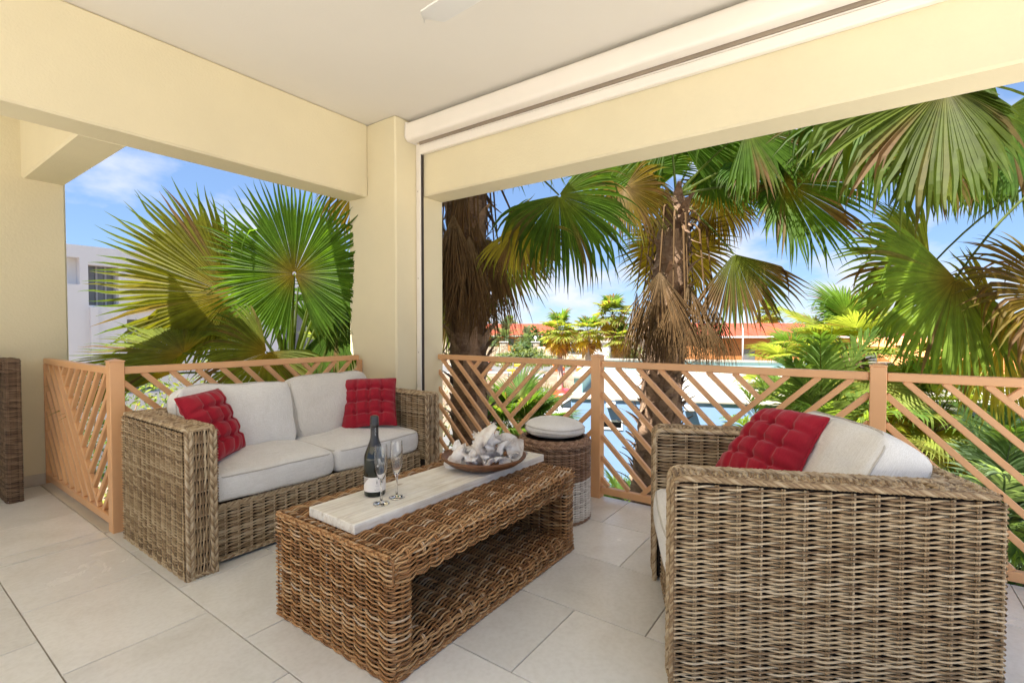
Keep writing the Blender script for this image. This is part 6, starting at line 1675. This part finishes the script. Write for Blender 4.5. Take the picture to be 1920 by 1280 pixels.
rings = [(-.8, .30), (.7, .30), (.72, .32), (.78, .32), (.8, .27), (-.8, .26)]
V = np.array([[o_ + d_ * u + r_ * (nrm * math.cos(x) + EZ * math.sin(x)) for x in aa] for u, r_ in rings]); i = np.arange(len(rings) - 1)[:, None]; j = np.arange(n)[None]
mb.add(V.reshape(-1, 3), np.stack([i * n + j, i * n + (j + 1) % n, (i + 1) * n + (j + 1) % n, (i + 1) * n + j], -1).reshape(-1, 4)); mb.obj('pipe_body', M_STEEL, t, True, 40)
p = gp(962, 722); t = empty('trench_machine', (p[0], p[1], GZ), 'yellow and grey roadworks machine standing on the dirt', 'machine')
R2 = math.atan2(RV2[1], RV2[0]); t.rotation_euler = (0, 0, R2)
for nm, m, bx in (('base_plate', M_YEL, (-.75, .0, -.4, .4, .0, .14)), ('frame_post', M_YEL, (-.1, .0, -.3, -.2, .14, 1.0)), ('frame_post', M_STEEL, (-.35, -.27, -.3, -.2, .14, .9)), ('cross_beam', M_YEL, (-.4, .15, -.3, .3, .95, 1.08)), ('engine', M_STEEL, (.15, .55, -.3, .3, .6, 1.25)), ('hood', M_YEL, (.1, .5, -.28, .28, 1.25, 1.42)), ('exhaust', M_STEEL, (.5, .58, -.05, .05, 1.25, 1.75)), ('mast', M_STEEL, (-.02, .06, .1, .2, 1.08, 1.8)), ('track', M_TYRE, (.05, .75, -.45, .45, .0, .55))):
    mb = MB(); box(mb, *bx, .03); mb.obj(nm, m, t, False)
def car(loc, rz, m, label):
    t = empty('parked_car', tuple(loc), label, 'car', 'cars parked behind the blue building', rz)
    st = [(-2.12, .42, .62, .62), (-2.05, .32, .80, .76), (-1.5, .25, .93, .84), (-.9, .22, .95, .86), (.9, .22, .95, .86), (1.5, .24, .97, .85), (2.0, .30, .90, .78), (2.1, .42, .72, .66)]
    mb = MB(); n = 10
    V = []
    for x, zl, zh, hw in st:
        for k in range(n):
            a_ = k / n * 2 * math.pi; cx_, sx_ = math.cos(a_), math.sin(a_); e = .55
            V.append((x, hw * math.copysign(abs(cx_) ** e, cx_), (zl + zh) / 2 + (zh - zl) / 2 * math.copysign(abs(sx_) ** e, sx_)))
    q = [(i * n + j, i * n + (j + 1) % n, (i + 1) * n + (j + 1) % n, (i + 1) * n + j) for i in range(len(st) - 1) for j in range(n)]
    tr = [(0, j, j + 1) for j in range(1, n - 1)] + [((len(st) - 1) * n, (len(st) - 1) * n + j + 1, (len(st) - 1) * n + j) for j in range(1, n - 1)]
    mb.add(V, q, tr); mb.obj('body', m, t, True, 60)
    # cabin with glass
    cab = [(-1.55, .90, .78), (-1.0, 1.38, .62), (-.2, 1.46, .60), (.45, 1.40, .61), (1.15, .94, .78)]
    V = [(x, s * w_, z) for x, z, w_ in cab for s in (-1, 1)] + [(x, s * .80, .90) for x, z, w_ in cab for s in (-1, 1)]
    mb = MB(); q = [(2 * i, 2 * i + 1, 2 * i + 3, 2 * i + 2) for i in range(1, 3)]; mb.add(V, q); mb.obj('roof', m, t, True, 30)
    mb = MB(); mb.add(V, [(0, 1, 3, 2), (6, 7, 9, 8)]); mb.obj('windscreen', M_CARG, t, False)
    mb = MB(); b0 = 10
    for s in (0, 1):
        q = [(2 * i + s, 2 * i + 2 + s, b0 + 2 * i + 2 + s, b0 + 2 * i + s) for i in range(4)]; mb.add(V, q if s else [x[::-1] for x in q])
    mb.obj('side_windows', M_CARG, t, False)
    mb = MB()
    for s in (-1, 1):
        for (i0, i1) in ((0, 1), (3, 4), (1, 2), (2, 3)):
            a_, b_ = cab[i0], cab[i1]; tube(mb, [(a_[0], s * (a_[2] + .01), a_[1]), (b_[0], s * (b_[2] + .01), b_[1])], .035, (0, 1, .2), 6)
        tube(mb, [(-.2, s * .62, 1.46), (-.25, s * .82, .9)], .035, (1, 0, 0), 6)
    mb.obj('pillars', m, t)
    for x in (-1.3, 1.3):
        for s in (-1, 1):
            mb = MB(); lathe(mb, [(.16, -.10), (.31, -.10), (.33, -.06), (.33, .06), (.31, .10), (.16, .10)], 20); o_ = mb.obj('wheel', M_TYRE, t, True, 40); o_.location = (x, s * .76, .33); o_.rotation_euler = (math.pi / 2, 0, 0)
            mb = MB(); lathe(mb, [(0, -.09), (.16, -.085), (.2, -.06), (.2, .06), (.16, .085), (0, .09)], 16); mb.obj('rim', M_STEEL, o_, True, 40)
    for s in (-1, 1):
        mb = MB(); box(mb, 1.96, 2.08, s * .62 - .14, s * .62 + .14, .62, .76, .04); mb.obj('headlight', M_WHITEP, t, False)
        mb = MB(); box(mb, -2.1, -2.0, s * .62 - .12, s * .62 + .12, .62, .78, .04); mb.obj('tail_light', M_CARR, t, False)
    return t
p = atd(1108, 700, 18.6); car((p[0], p[1], GZ), R2 + math.pi - .12, M_CARW, 'white parked car beside the blue building, seen through the railing')
p = atd(1118, 700, 22.5); car((p[0], p[1], GZ), R2 + math.pi - .1, M_CARR, 'red parked car behind the white car')
p = gp(1372, 700)
mb = MB(); tube(mb, [(0, 0, 0), (0, 0, 5.4)], [.07, .045], (1, 0, 0), 8); pp_ = atd(1393, 640, 36)
t = empty('street_pole', (pp_[0], pp_[1], GZ), 'thin pale pole in front of the orange hall', 'pole'); mb.obj('pole', M_FRAMEW, t)
mb = MB(); box(mb, -.5, .1, -.08, .08, 5.36, 5.46, .02); mb.obj('lamp_head', M_STEEL, t, False)
